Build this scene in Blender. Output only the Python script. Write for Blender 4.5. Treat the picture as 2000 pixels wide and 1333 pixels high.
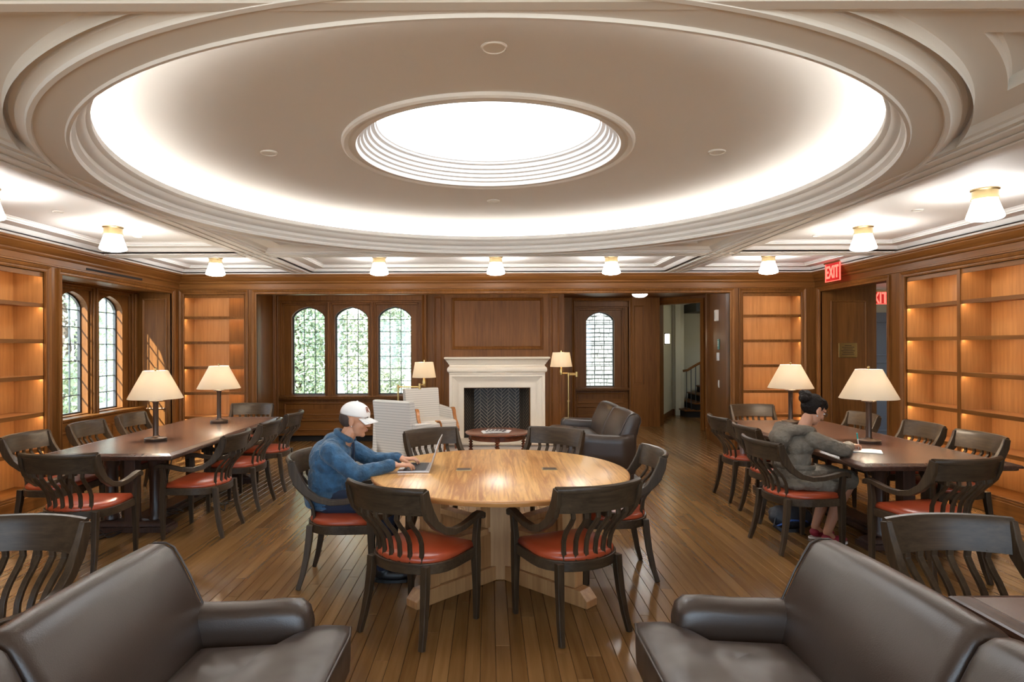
import bpy, math, random
from mathutils import Matrix, Vector, Euler, noise
random.seed(7)
for o in list(bpy.data.objects): bpy.data.objects.remove(o, do_unlink=True)
SC = bpy.context.scene
COL = SC.collection
PI = math.pi
# ------------------------------------------------------------------ camera
EYE = 1.64
cam_d = bpy.data.cameras.new('camera')
cam_d.sensor_width = 36.0
cam_d.lens = 1215 / 2000 * 36.0
cam_d.shift_x = 0.0225
cam_d.shift_y = 0.00525
cam_d.clip_start = 0.05
cam_d.clip_end = 300
cam = bpy.data.objects.new('camera', cam_d)
COL.objects.link(cam)
cam.matrix_world = Matrix.Translation((0, 0, EYE)) @ Matrix.Rotation(PI / 2, 4, 'X') @ Matrix.Rotation(math.radians(-0.2), 4, 'Z')
SC.camera = cam
# ------------------------------------------------------------------ sky, sun, exposure
world = bpy.data.worlds.new('sky')
SC.world = world
world.use_nodes = True
wn = world.node_tree.nodes
wn['Background'].inputs[0].default_value = (0.64, 0.82, 1.0, 1)
wn['Background'].inputs[1].default_value = 4.2
sun_d = bpy.data.lights.new('sun', 'SUN')
sun_d.energy = 14.0
sun_d.angle = math.radians(0.6)
sun_d.color = (1.0, 0.93, 0.82)
sun = bpy.data.objects.new('sun', sun_d)
COL.objects.link(sun)
sun.rotation_euler = Vector((1.0, 1.5, -1.38)).to_track_quat('-Z', 'Y').to_euler()
sun.location = (-20, -20, 20)
vs = SC.view_settings
vs.view_transform = 'Standard'
vs.look = 'None'
vs.gamma = 1.0
vs.use_curve_mapping = False
vs.exposure = 0.86
cy = SC.cycles
cy.max_bounces = 8
cy.diffuse_bounces = 5
cy.glossy_bounces = 4
cy.transmission_bounces = 4
cy.transparent_max_bounces = 12
cy.sample_clamp_indirect = 6.0
cy.caustics_reflective = False
cy.caustics_refractive = False
cy.use_denoising = True

# ------------------------------------------------------------------ mesh helpers
class MB:
    """collects faces; build() links them as ONE mesh object"""
    def __init__(self, M=None):
        self.v = []; self.f = []; self.M = M
    def add(self, vs_, fs_):
        n = len(self.v)
        if self.M is not None: vs_ = [tuple(self.M @ Vector(p)) for p in vs_]
        self.v += [tuple(p) for p in vs_]
        self.f += [tuple(i + n for i in f) for f in fs_]
        return self
    def box(self, a, b):
        x0, y0, z0 = (min(a[i], b[i]) for i in range(3)); x1, y1, z1 = (max(a[i], b[i]) for i in range(3))
        return self.add([(x0,y0,z0),(x1,y0,z0),(x1,y1,z0),(x0,y1,z0),(x0,y0,z1),(x1,y0,z1),(x1,y1,z1),(x0,y1,z1)],
                        [(3,2,1,0),(4,5,6,7),(0,1,5,4),(1,2,6,5),(2,3,7,6),(3,0,4,7)])
    def loft(self, rings, close=True, caps=True):
        """rings: lists of equal length; closed loops when close"""
        n = len(rings[0]); vs_ = [p for r in rings for p in r]; fs_ = []
        m = n if close else n - 1
        for k in range(len(rings) - 1):
            for i in range(m):
                j = (i + 1) % n
                fs_.append((k*n+i, k*n+j, (k+1)*n+j, (k+1)*n+i))
        if caps and close:
            fs_.append(tuple(range(n - 1, -1, -1)))
            fs_.append(tuple((len(rings)-1)*n + i for i in range(n)))
        return self.add(vs_, fs_)
    def prism(self, poly, z0, z1):
        return self.loft([[(x, y, z0) for x, y in poly], [(x, y, z1) for x, y in poly]])
    def lathe(self, prof, c=(0, 0), seg=32, caps=False):
        rings = []
        for r, z in prof:
            rings.append([(c[0] + r*math.cos(2*PI*i/seg), c[1] + r*math.sin(2*PI*i/seg), z) for i in range(seg)])
        return self.loft(rings, True, caps)
    def tube(self, path, r, n=8, caps=True):
        rings = []; path = [Vector(p) for p in path]
        up = None
        for k, p in enumerate(path):
            a = path[max(k-1, 0)]; b = path[min(k+1, len(path)-1)]
            t = (b - a).normalized()
            if up is None:
                up = Vector((0, 0, 1)) if abs(t.z) < .9 else Vector((1, 0, 0))
            s = t.cross(up).normalized(); u = s.cross(t).normalized(); up = u
            rr = r[k] if isinstance(r, (list, tuple)) else r
            rings.append([tuple(p + s*rr*math.cos(2*PI*i/n) + u*rr*math.sin(2*PI*i/n)) for i in range(n)])
        return self.loft(rings, True, caps)
    def board(self, path, w, h, side=(1, 0, 0)):
        """rectangular section swept along path; w along side, h across"""
        rings = []; path = [Vector(p) for p in path]; side = Vector(side)
        for k, p in enumerate(path):
            a = path[max(k-1, 0)]; b = path[min(k+1, len(path)-1)]
            t = (b - a).normalized(); s = (side - t*side.dot(t)).normalized(); u = t.cross(s).normalized()
            ww = w[k] if isinstance(w, (list, tuple)) else w
            hh = h[k] if isinstance(h, (list, tuple)) else h
            rings.append([tuple(p + s*ww/2*i + u*hh/2*j) for i, j in ((-1,-1),(1,-1),(1,1),(-1,1))])
        return self.loft(rings)
    def ell(self, c, r, R=None, nu=20, nv=12):
        vs_ = []; fs_ = []
        for j in range(nv + 1):
            a = PI*j/nv
            for i in range(nu):
                b = 2*PI*i/nu
                p = Vector((r[0]*math.sin(a)*math.cos(b), r[1]*math.sin(a)*math.sin(b), r[2]*math.cos(a)))
                if R is not None: p = R @ p
                vs_.append((c[0]+p.x, c[1]+p.y, c[2]+p.z))
        for j in range(nv):
            for i in range(nu):
                k = (i+1) % nu
                fs_.append((j*nu+i, (j+1)*nu+i, (j+1)*nu+k, j*nu+k))
        return self.add(vs_, fs_)
    def caps(self, p0, p1, r0, r1, n=14):
        """tapered capsule"""
        p0 = Vector(p0); p1 = Vector(p1); t = (p1-p0); L = t.length; t = t/L
        up = Vector((0,0,1)) if abs(t.z) < .9 else Vector((1,0,0))
        s = t.cross(up).normalized(); u = s.cross(t)
        rings = []
        for a in (-85,-60,-30,0):
            a = math.radians(a); rings.append((p0 + t*r0*math.sin(a), r0*math.cos(a)))
        for a in (0,30,60,85):
            a = math.radians(a); rings.append((p1 + t*r1*math.sin(a), r1*math.cos(a)))
        return self.loft([[tuple(c + s*r*math.cos(2*PI*i/n) + u*r*math.sin(2*PI*i/n)) for i in range(n)] for c, r in rings])
    def chain(self, pts, rs, n=14):
        for k in range(len(pts)-1): self.caps(pts[k], pts[k+1], rs[k], rs[k+1], n)
        return self
    def mesh(self, name, smooth=False):
        me = bpy.data.meshes.new(name)
        me.from_pydata(self.v, [], self.f)
        me.validate(); me.update()
        if smooth: me.polygons.foreach_set('use_smooth', [True]*len(me.polygons))
        return me
    def build(self, name, mat, parent=None, smooth=False, bev=0, seg=2, auto=None):
        me = self.mesh(name, smooth)
        if mat: me.materials.append(MAT[mat] if isinstance(mat, str) else mat)
        return link(name, me, parent, bev, seg, auto)

def link(name, me, parent=None, bev=0, seg=2, auto=None):
    o = bpy.data.objects.new(name, me); COL.objects.link(o); o.parent = parent
    if auto:
        me.polygons.foreach_set('use_smooth', [True]*len(me.polygons))
        try: me.set_sharp_from_angle(angle=math.radians(auto))
        except Exception: pass
    if bev:
        m = o.modifiers.new('bevel', 'BEVEL'); m.width = bev; m.segments = seg; m.limit_method = 'ANGLE'; m.angle_limit = math.radians(35)
        if seg > 1: me.polygons.foreach_set('use_smooth', [True]*len(me.polygons)); m.harden_normals = True
    return o

def tag(o, label=None, cat=None, group=None, kind=None):
    if label: o['label'] = label
    if cat: o['category'] = cat
    if group: o['group'] = group
    if kind: o['kind'] = kind
    return o
def thing(name, label, cat, loc=(0, 0, 0), rz=0, group=None):
    o = bpy.data.objects.new(name, None); COL.objects.link(o)
    o.empty_display_size = .1
    o.location = loc; o.rotation_euler = (0, 0, math.radians(rz))
    return tag(o, label, cat, group)
def struct(name, parent=None):
    o = bpy.data.objects.new(name, None); COL.objects.link(o); o.empty_display_size = .1; o['kind'] = 'structure'
    return o
KIDS = {}
def copy_tree(o, parent=None):
    c = o.copy(); COL.objects.link(c); c.parent = parent
    for ch in [x for x in ALLKIDS(o)]: copy_tree(ch, c)
    return c
def ALLKIDS(o):
    return list(o.children)
def place(o, x, y, rz, label, z=0):
    o.location = (x, y, z); o.rotation_euler = (0, 0, math.radians(rz)); o['label'] = label
    return o
def frame(origin, ydir):
    """local x along the wall, y into the wall, z up"""
    y = Vector((ydir[0], ydir[1], 0)).normalized(); z = Vector((0,0,1)); x = y.cross(z)
    M = Matrix.Identity(4)
    for i in range(3):
        M[i][0] = x[i]; M[i][1] = y[i]; M[i][2] = z[i]; M[i][3] = origin[i]
    return M

# ------------------------------------------------------------------ materials
MAT = {}
def nodes(name):
    m = bpy.data.materials.new(name); m.use_nodes = True; MAT[name] = m
    nt = m.node_tree; b = nt.nodes['Principled BSDF']
    return m, nt, nt.nodes, nt.links, b
def plain(name, c, rough=.5, metal=0, detail=4, spec=.5, coat=0, bump=0, bscale=200, vary=0, sheen=0, bdist=.01):
    m, nt, N, L, b = nodes(name)
    b.inputs['Base Color'].default_value = (*c, 1)
    b.inputs['Roughness'].default_value = rough
    b.inputs['Metallic'].default_value = metal
    b.inputs['Specular IOR Level'].default_value = spec
    b.inputs['Coat Weight'].default_value = coat
    b.inputs['Coat Roughness'].default_value = .15
    b.inputs['Sheen Weight'].default_value = sheen
    if bump or vary:
        tc = N.new('ShaderNodeTexCoord'); nz = N.new('ShaderNodeTexNoise'); nz.inputs['Scale'].default_value = bscale; nz.inputs['Detail'].default_value = detail
        L.new(tc.outputs['Object'], nz.inputs['Vector'])
        if bump:
            bp = N.new('ShaderNodeBump'); bp.inputs['Strength'].default_value = bump; bp.inputs['Distance'].default_value = bdist
            L.new(nz.outputs['Fac'], bp.inputs['Height']); L.new(bp.outputs['Normal'], b.inputs['Normal'])
        if vary:
            rp = N.new('ShaderNodeValToRGB')
            rp.color_ramp.elements[0].color = (*[x*(1-vary) for x in c], 1); rp.color_ramp.elements[0].position = .3
            rp.color_ramp.elements[1].color = (*[min(1, x*(1+vary)) for x in c], 1); rp.color_ramp.elements[1].position = .7
            L.new(nz.outputs['Fac'], rp.inputs['Fac']); L.new(rp.outputs['Color'], b.inputs['Base Color'])
    return m
def wood(name, c0, c1, axis='z', rough=.35, s=1.0, coat=.0, spec=.5, knots=0.0, island=False, bump=.03, lo=.36, hi=.64):
    m, nt, N, L, b = nodes(name)
    tc = N.new('ShaderNodeTexCoord'); mp = N.new('ShaderNodeMapping')
    k = {'x': (1.2, 22, 22), 'y': (22, 1.2, 22), 'z': (22, 22, 1.2)}[axis]
    mp.inputs['Scale'].default_value = tuple(q*s for q in k)
    L.new(tc.outputs['Object'], mp.inputs['Vector'])
    oi = N.new('ShaderNodeObjectInfo')
    nz = N.new('ShaderNodeTexNoise'); nz.inputs['Scale'].default_value = 1.6; nz.inputs['Detail'].default_value = 7; nz.inputs['Roughness'].default_value = .48 if island else .62; nz.inputs['Distortion'].default_value = knots
    ad = N.new('ShaderNodeVectorMath'); ad.operation = 'ADD'
    sc_ = N.new('ShaderNodeVectorMath'); sc_.operation = 'SCALE'; sc_.inputs['Scale'].default_value = 37.0
    cx = N.new('ShaderNodeCombineXYZ')
    for i in range(3): L.new(oi.outputs['Random'], cx.inputs[i])
    L.new(cx.outputs[0], sc_.inputs[0]); L.new(mp.outputs[0], ad.inputs[0]); L.new(sc_.outputs[0], ad.inputs[1])
    L.new(ad.outputs[0], nz.inputs['Vector'])
    n2 = N.new('ShaderNodeTexNoise'); n2.inputs['Scale'].default_value = .12; n2.inputs['Detail'].default_value = 3
    L.new(ad.outputs[0], n2.inputs['Vector'])
    mx = N.new('ShaderNodeMath'); mx.operation = 'MULTIPLY_ADD'; mx.inputs[1].default_value = .55; 
    L.new(nz.outputs['Fac'], mx.inputs[0])
    m2 = N.new('ShaderNodeMath'); m2.operation = 'MULTIPLY'; m2.inputs[1].default_value = .45; L.new(n2.outputs['Fac'], m2.inputs[0]); L.new(m2.outputs[0], mx.inputs[2])
    fac = mx.outputs[0]
    if island:
        ge = N.new('ShaderNodeNewGeometry')
        a1 = N.new('ShaderNodeMath'); a1.operation = 'ADD'; L.new(ge.outputs['Random Per Island'], a1.inputs[0]); L.new(oi.outputs['Random'], a1.inputs[1])
        fr = N.new('ShaderNodeMath'); fr.operation = 'FRACT'; L.new(a1.outputs[0], fr.inputs[0])
        a2 = N.new('ShaderNodeMath'); a2.operation = 'MULTIPLY_ADD'; a2.inputs[1].default_value = .36; L.new(fr.outputs[0], a2.inputs[0])
        a3 = N.new('ShaderNodeMath'); a3.operation = 'SUBTRACT'; a3.inputs[1].default_value = .18; L.new(fac, a3.inputs[0]); L.new(a3.outputs[0], a2.inputs[2])
        fac = a2.outputs[0]
    rp = N.new('ShaderNodeValToRGB')
    rp.color_ramp.elements[0].position = lo; rp.color_ramp.elements[0].color = (*c0, 1)
    rp.color_ramp.elements[1].position = hi; rp.color_ramp.elements[1].color = (*c1, 1)
    L.new(fac, rp.inputs['Fac']); L.new(rp.outputs['Color'], b.inputs['Base Color'])
    b.inputs['Roughness'].default_value = rough
    b.inputs['Specular IOR Level'].default_value = spec
    b.inputs['Coat Weight'].default_value = coat; b.inputs['Coat Roughness'].default_value = .12
    bp = N.new('ShaderNodeBump'); bp.inputs['Strength'].default_value = bump; bp.inputs['Distance'].default_value = .004
    L.new(nz.outputs['Fac'], bp.inputs['Height']); L.new(bp.outputs['Normal'], b.inputs['Normal'])
    return m
def emit(name, c, s, base=None):
    m, nt, N, L, b = nodes(name)
    b.inputs['Base Color'].default_value = (*(base or c), 1)
    b.inputs['Emission Color'].default_value = (*c, 1)
    b.inputs['Emission Strength'].default_value = s
    b.inputs['Roughness'].default_value = .4
    return m
W0, W1 = (.086, .029, .0055), (.232, .092, .021)
for ax in 'xyz':
    wood('panel_wood_' + ax, W0, W1, ax, rough=.42, spec=.20, lo=.30, hi=.70)
wood('case_wood', (.30, .135, .042), (.46, .225, .078), 'z', rough=.42)
wood('case_shelf', (.20, .085, .028), (.34, .15, .05), 'y', rough=.38)
wood('chair_wood', (.026, .016, .009), (.072, .046, .026), 'x', rough=.34, s=1.6, spec=.24)
wood('chair_wood_z', (.026, .016, .009), (.072, .046, .026), 'z', rough=.34, s=1.6, spec=.24)
wood('table_wood', (.040, .019, .013), (.115, .056, .036), 'y', rough=.26, s=.8)
wood('table_wood_z', (.030, .016, .011), (.075, .038, .026), 'z', rough=.3)
wood('oak', (.38, .150, .038), (.74, .415, .145), 'y', rough=.28, s=.75, knots=1.3, coat=.0, spec=.35, lo=.41, hi=.55)
wood('oak_edge', (.40, .16, .045), (.62, .30, .10), 'x', rough=.3)
wood('oak_z', (.36, .165, .060), (.62, .35, .15), 'z', rough=.4, s=.7)
wood('floor_wood', (.130, .060, .017), (.245, .128, .044), 'y', rough=.24, s=.9, island=True, bump=.005, lo=.30, hi=.70)
wood('red_wood', (.10, .026, .012), (.22, .065, .026), 'x', rough=.25)
wood('amber_wood', (.30, .10, .025), (.50, .20, .05), 'z', rough=.25)
plain('plaster', (.76, .758, .755), .7)
plain('cream_wall', (.62, .58, .45), .7)
plain('grey_door', (.20, .22, .27), .5)
plain('stone', (.82, .74, .62), .65, bump=.06, bscale=120, vary=.05)
plain('firebrick', (.012, .010, .009), .45)
plain('mortar', (.50, .42, .32), .9)
plain('leather', (.044, .028, .020), .33, bump=.10, bscale=260, spec=.55)
plain('leather_seat', (.052, .034, .025), .36, bump=.5, bdist=.03, bscale=7, detail=.5, spec=.55)
plain('red_leather', (.36, .058, .020), .30, spec=.5, bump=.05, bscale=200)
plain('brass', (.62, .42, .16), .28, metal=1)
plain('aged_brass', (.30, .22, .11), .38, metal=1)
plain('bronze', (.085, .055, .040), .35, metal=.6)
plain('black', (.010, .010, .011), .45)
plain('dark_gap', (.004, .003, .003), .9)
plain('iron', (.018, .018, .02), .45)
plain('lead', (.06, .07, .08), .5, metal=.5)
plain('white_plastic', (.78, .77, .74), .45)
plain('sign_teal', (.05, .22, .20), .4)
plain('silver', (.62, .62, .64), .3, metal=.8)
plain('paper', (.82, .82, .80), .7)
plain('ink', (.10, .09, .10), .7)
plain('skin_man', (.56, .27, .155), .5, bump=.02)
plain('skin_woman', (.50, .235, .135), .5, bump=.02)
plain('denim_shirt', (.028, .088, .165), .85, bump=.8, bscale=17, vary=.38, bdist=.035, sheen=.2)
plain('denim_dark', (.012, .020, .045), .85)
plain('cap_white', (.86, .83, .79), .75, bump=.1, bscale=60)
plain('cap_letter', (.22, .055, .02), .7)
plain('hair', (.012, .008, .006), .6, spec=.15, bump=.8, bscale=70)
plain('stubble', (.05, .032, .026), .7)
plain('eye_white', (.75, .72, .70), .3)
plain('lip', (.36, .13, .095), .45)
plain('coat', (.140, .112, .080), .7, bump=.8, bscale=14, vary=.12, bdist=.04)
plain('shoe_red', (.26, .012, .028), .6)
plain('rubber', (.72, .62, .55), .6)
plain('pen_teal', (.02, .35, .33), .3)
plain('bag_black', (.012, .013, .018), .6, bump=.3, bscale=20)
plain('bag_blue', (.03, .08, .28), .6)
plain('leaf_a', (.36, .42, .27), .55, vary=.3, bscale=3)
plain('leaf_b', (.46, .50, .36), .55, vary=.3, bscale=3)
plain('bark', (.10, .075, .055), .9)
plain('bounce_gravel', (.50, .46, .38), .9)  # pale gravel ground; colour picked to bounce sunlight up onto the ceiling
plain('limestone', (.60, .57, .50), .8)
plain('slate', (.15, .15, .14), .8, vary=.35, bscale=5)
# upholstery with thin horizontal lines
def lines_fabric(name, c0, c1, sc_):
    m, nt, N, L, b = nodes(name)
    tc = N.new('ShaderNodeTexCoord'); wv = N.new('ShaderNodeTexWave'); wv.wave_type = 'BANDS'; wv.bands_direction = 'Z'
    wv.inputs['Scale'].default_value = sc_; wv.inputs['Distortion'].default_value = .6; wv.inputs['Detail'].default_value = 2
    L.new(tc.outputs['Object'], wv.inputs['Vector'])
    rp = N.new('ShaderNodeValToRGB'); rp.color_ramp.elements[0].position = .05; rp.color_ramp.elements[0].color = (*c0, 1)
    rp.color_ramp.elements[1].position = .35; rp.color_ramp.elements[1].color = (*c1, 1)
    L.new(wv.outputs['Fac'], rp.inputs['Fac']); L.new(rp.outputs['Color'], b.inputs['Base Color'])
    b.inputs['Roughness'].default_value = .85
lines_fabric('stripe_cloth', (.52, .49, .44), (.70, .66, .60), 9.0)
lines_fabric('rug', (.42, .35, .30), (.56, .50, .45), 3)
plain('rug_border', (.20, .19, .19), .9, vary=.3, bscale=12)
# lamp linen: lets the bulb's light through
m, nt, N, L, b = nodes('lamp_linen')
tl = N.new('ShaderNodeBsdfTranslucent'); tl.inputs[0].default_value = (.95, .87, .74, 1)
mxs = N.new('ShaderNodeMixShader'); mxs.inputs[0].default_value = .5
b.inputs['Base Color'].default_value = (.85, .78, .66, 1); b.inputs['Roughness'].default_value = .9
L.new(b.outputs[0], mxs.inputs[1]); L.new(tl.outputs[0], mxs.inputs[2]); L.new(mxs.outputs[0], N['Material Output'].inputs['Surface'])
# window glass: thin pane, mostly clear with a mirror sheen
m, nt, N, L, b = nodes('pane_glass')
tp = N.new('ShaderNodeBsdfTransparent'); tp.inputs[0].default_value = (.93, .97, .98, 1)
gl = N.new('ShaderNodeBsdfGlossy'); gl.inputs['Roughness'].default_value = .05
mxs = N.new('ShaderNodeMixShader'); mxs.inputs[0].default_value = .05; L.new(tp.outputs[0], mxs.inputs[1]); L.new(gl.outputs[0], mxs.inputs[2])
L.new(mxs.outputs[0], N['Material Output'].inputs['Surface'])
# edge-lit clear sign panel
m, nt, N, L, b = nodes('sign_panel')
tp = N.new('ShaderNodeBsdfTransparent'); tp.inputs[0].default_value = (.9, .55, .55, 1)
mxs = N.new('ShaderNodeMixShader'); mxs.inputs[0].default_value = .45
b.inputs['Base Color'].default_value = (.45, .03, .03, 1); b.inputs['Roughness'].default_value = .1
b.inputs['Emission Color'].default_value = (1, .05, .05, 1); b.inputs['Emission Strength'].default_value = .25
L.new(tp.outputs[0], mxs.inputs[1]); L.new(b.outputs[0], mxs.inputs[2]); L.new(mxs.outputs[0], N['Material Output'].inputs['Surface'])
emit('sign_red', (1, .10, .07), 1.6)
emit('milk_glass', (1.0, .97, .92), 32.0, base=(.9, .88, .84))
emit('bulb', (1.0, .84, .62), 520.0)
emit('bulb_small', (1.0, .74, .42), 200.0)
emit('cove_led', (1.0, .94, .84), 60.0)
emit('alcove_led', (1.0, .84, .62), 14.0)
emit('case_led', (1.0, .70, .40), 26.0)
emit('laylight', (.93, .97, 1.0), 3.6)
emit('sconce_glass', (1.0, .88, .66), 6.0)
# ------------------------------------------------------------------ room dimensions
XL, XR, YB, YN = -4.63, 4.88, 9.30, -1.60
ZS = 2.735            # beam soffit
ZC = 2.72             # top of the wooden crown
RC = (0.0, 4.64)      # centre of the round ceiling
LEFT = frame((XL, 0, 0), (-1, 0)); RIGHT = frame((XR, 0, 0), (1, 0)); BACK = frame((0, YB, 0), (0, 1))

def rectloft(mb, x0, x1, z0, z1, prof, fill=True):
    rings = [[(x0+o, y, z0+o), (x1-o, y, z0+o), (x1-o, y, z1-o), (x0+o, y, z1-o)] for o, y in prof]
    mb.loft(rings, True, False)
    if fill: mb.add(rings[-1], [(0, 1, 2, 3)])
    return mb
def casing(mb, x0, x1, z1, prof, z0=0.0):
    rings = [[(x0-o, y, z0), (x0-o, y, z1+o), (x1+o, y, z1+o), (x1+o, y, z0)] for o, y in prof]
    return mb.loft(rings, False, False)
def extrude_x(mb, x0, x1, prof):
    return mb.loft([[(x0, y, z) for y, z in prof], [(x1, y, z) for y, z in prof]], False, False)
CASE_PROF = [(0, .02), (0, -.010), (.010, -.014), (.014, -.006), (.030, -.006), (.036, -.016), (.052, -.024), (.060, -.028), (.066, -.026), (.066, 0)]
CROWN = [(0, 2.50), (-.012, 2.505), (-.012, 2.52), (-.004, 2.525), (-.004, 2.585), (-.020, 2.59), (-.030, 2.605), (-.030, 2.62), (-.045, 2.63), (-.065, 2.655), (-.085, 2.68), (-.085, 2.69), (-.10, 2.70), (-.10, ZC), (.0, ZC)]
WCROWN = [(-.10, ZC), (-.115, ZC+.002), (-.125, ZC+.012), (-.14, ZS), (0, ZS)]
PANEL = [(0, 0), (0, -.010), (.010, -.014), (.022, -.010), (.030, 0), (.036, .006)]

# ------------------------------------------------------------------ floor
floor = struct('floor')
MB().box((XL-.7, YN-.2, -.08), (XR+.1, 13.2, -.012)).build('subfloor', 'dark_gap', floor)
PW = .080
def plank_mesh(mb, x, y, L):
    g, c = .0008, .0022
    x0, x1, y0, y1 = x-PW/2+g, x+PW/2-g, y-L/2+g, y+L/2-g
    r = lambda d, z: [(x0+d, y0+d, z), (x1-d, y0+d, z), (x1-d, y1-d, z), (x0+d, y1-d, z)]
    mb.loft([r(0, -.014), r(0, -.0022), r(c, 0)])
spots = []
nx = int((XR - XL + .7) / PW)
for i in range(nx + 1):
    x = XL - .62 + (i + .5) * PW
    y = YN - random.uniform(0, 2.2)
    while y < 13.1:
        Lp = random.choice((1.4, 1.8, 2.2, 2.6))
        spots.append((x, y + Lp/2, Lp)); y += Lp
def seen(s):
    x, y, L = s
    return y > 2.6 and abs(x) < .86*(y + L/2) and abs(x) < 4.9
near = sorted([s for s in spots if seen(s)], key=lambda s: s[1])[:296]
nearset = set(near)
PM = {}
for s in near:
    if s[2] not in PM:
        mb = MB(); plank_mesh(mb, 0, 0, s[2]); me = mb.mesh('plank'); me.materials.append(MAT['floor_wood']); PM[s[2]] = me
    o = link('plank', PM[s[2]], floor); o.location = (s[0], s[1], 0)
mb = MB()
for s in spots:
    if s not in nearset: plank_mesh(mb, *s)
o = mb.build('plank_field', 'floor_wood', floor); o['kind'] = 'stuff'

# ------------------------------------------------------------------ ceiling
ceiling = struct('ceiling')
def coffer(x0, x1, y0, y1):
    prof = [(0, ZS), (0, 2.75), (.018, 2.752), (.030, 2.762), (.045, 2.782), (.05, 2.79), (.20, 2.79), (.20, 2.80), (.212, 2.806), (.222, 2.822), (.235, 2.826), (.238, 2.83)]
    rings = [[(x0+o, y0+o, z), (x0+o, y1-o, z), (x1-o, y1-o, z), (x1-o, y0+o, z)] for o, z in prof]
    mb = MB(); mb.loft(rings, True, False); mb.add(rings[-1], [(0, 1, 2, 3)])
    return mb.build('coffer', 'plaster', ceiling)
BX0, BX1 = 2.60, 2.92
FY0, FY1 = RC[1]+2.60, RC[1]+2.92
NY1, NY0 = RC[1]-2.60, RC[1]-2.92
xs = [(-4.52, -BX1), (-BX0, BX0), (BX1, 4.77)]
for i, (a, b_) in enumerate(xs):
    coffer(a, b_, YN+.12, NY0)
    if i != 1: coffer(a, b_, NY1, FY0)
    coffer(a, b_, FY1, 9.19)
for s in (-1, 1):
    MB().box((s*BX0, YN, ZS), (s*BX1, YB, 2.842)).build('beam', 'plaster', ceiling)
for a, b_ in ((NY0, NY1), (FY0, FY1)):
    for c, d in ((XL, -BX1), (-BX0, BX0), (BX1, XR)):
        MB().box((c, a, ZS), (d, b_, 2.842)).build('beam', 'plaster', ceiling)
MB().box((XL, YN, ZS), (-4.52, YB, 2.95)).build('border', 'plaster', ceiling)
MB().box((4.77, YN, ZS), (XR, YB, 2.95)).build('border', 'plaster', ceiling)
MB().box((-4.52, 9.19, ZS), (4.77, YB, 2.95)).build('border', 'plaster', ceiling)
MB().box((-4.52, YN, ZS), (4.77, YN+.12, 2.95)).build('border', 'plaster', ceiling)
def strip_x(x, a, b_):
    MB().box((x-.028, a, ZS-.012), (x+.028, b_, ZS)).build('moulding', 'plaster', ceiling, bev=.004, seg=1)
def strip_y(y, a, b_):
    MB().box((a, y-.028, ZS-.012), (b_, y+.028, ZS)).build('moulding', 'plaster', ceiling, bev=.004, seg=1)
for s in (-1, 1):
    for x in (BX0+.06, BX0+.16, BX0+.26):
        for a, b_ in ((YN+.2, NY0+.02), (NY1-.02, RC[1]-.9) , (RC[1]-.9, RC[1]+.9), (RC[1]+.9, FY0+.02), (FY0+.08, FY1-.08), (FY1-.02, 9.17)):
            strip_x(s*x, a, b_)
for y in (FY0+.06, FY0+.16, FY0+.26, NY0+.06, NY0+.16, NY0+.26):
    for a, b_ in ((-4.5, -BX1-.02), (-BX0+.02, BX0-.02), (BX1+.02, 4.75)):
        strip_y(y, a, b_)
# corner spandrels beside the ring
def spandrel(sx, sy):
    n = 20
    def poly(r, d, z):
        a0 = math.acos(d / r); pts = []
        for i in range(n + 1):
            a = a0 + (PI/2 - 2*a0) * i / n
            pts.append((RC[0] + sx*r*math.cos(a), RC[1] + sy*r*math.sin(a), z))
        pts.append((RC[0] + sx*d, RC[1] + sy*d, z))
        return pts
    rings = [poly(2.855, 2.60, ZS), poly(2.855, 2.595, 2.752), poly(2.856, 2.575, 2.758), poly(2.858, 2.555, 2.782), poly(2.86, 2.545, 2.79), poly(2.975, 2.35, 2.79), poly(2.98, 2.348, 2.835), poly(2.99, 2.34, 2.845)]
    mb = MB(); mb.loft(rings, True, False); mb.add(rings[-1], [tuple(range(n + 2))])
    mb.build('spandrel', 'plaster', ceiling)
for sx in (-1, 1):
    for sy in (-1, 1): spandrel(sx, sy)
RING = [(2.87, 2.80), (2.86, 2.792), (2.845, 2.79), (2.835, 2.772), (2.815, 2.765), (2.812, 2.75), (2.79, 2.745), (2.775, 2.735), (2.768, 2.720), (2.748, 2.718), (2.742, 2.728), (2.612, 2.728), (2.606, 2.716), (2.590, 2.718), (2.584, 2.738), (2.588, 2.748), (2.566, 2.772), (2.566, 2.800), (2.545, 2.808), (2.528, 2.826), (2.522, 2.848), (2.508, 2.856), (2.50, 2.868), (2.50, 2.905), (2.52, 2.905), (2.52, 2.85)]
MB().lathe(RING, RC, 160).build('ring_cornice', 'plaster', ceiling, auto=30)
dome = [(2.52, 2.85), (2.74, 2.85), (2.76, 2.86), (2.765, 2.95)]
for i in range(1, 25):
    s = i / 24; r = 2.765 - s*(2.765-1.05)
    dome.append((r, 2.95 + .155*math.sin(PI/2*s)**.85))
MB().lathe(dome, RC, 160).build('dome', 'plaster', ceiling, auto=50)
SKY = [(1.07, 3.11), (1.065, 3.085), (1.05, 3.075), (1.035, 3.078), (1.02, 3.09), (1.00, 3.092), (.985, 3.085), (.968, 3.085), (.958, 3.10), (.958, 3.115), (.938, 3.122), (.935, 3.145), (.915, 3.152), (.912, 3.175), (.89, 3.182), (.887, 3.205), (.865, 3.212), (.862, 3.24), (.835, 3.247), (.83, 3.26), (.815, 3.27)]
MB().lathe(SKY, RC, 120).build('skylight_trim', 'plaster', ceiling, auto=30)
MB().lathe([(.0, 3.268), (.84, 3.268)], RC, 96).build('skylight_pane', 'laylight', ceiling)
MB().lathe([(2.67, 2.853), (2.67, 2.866), (2.71, 2.866), (2.71, 2.853)], RC, 120).build('cove_light', 'cove_led', ceiling)
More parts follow.
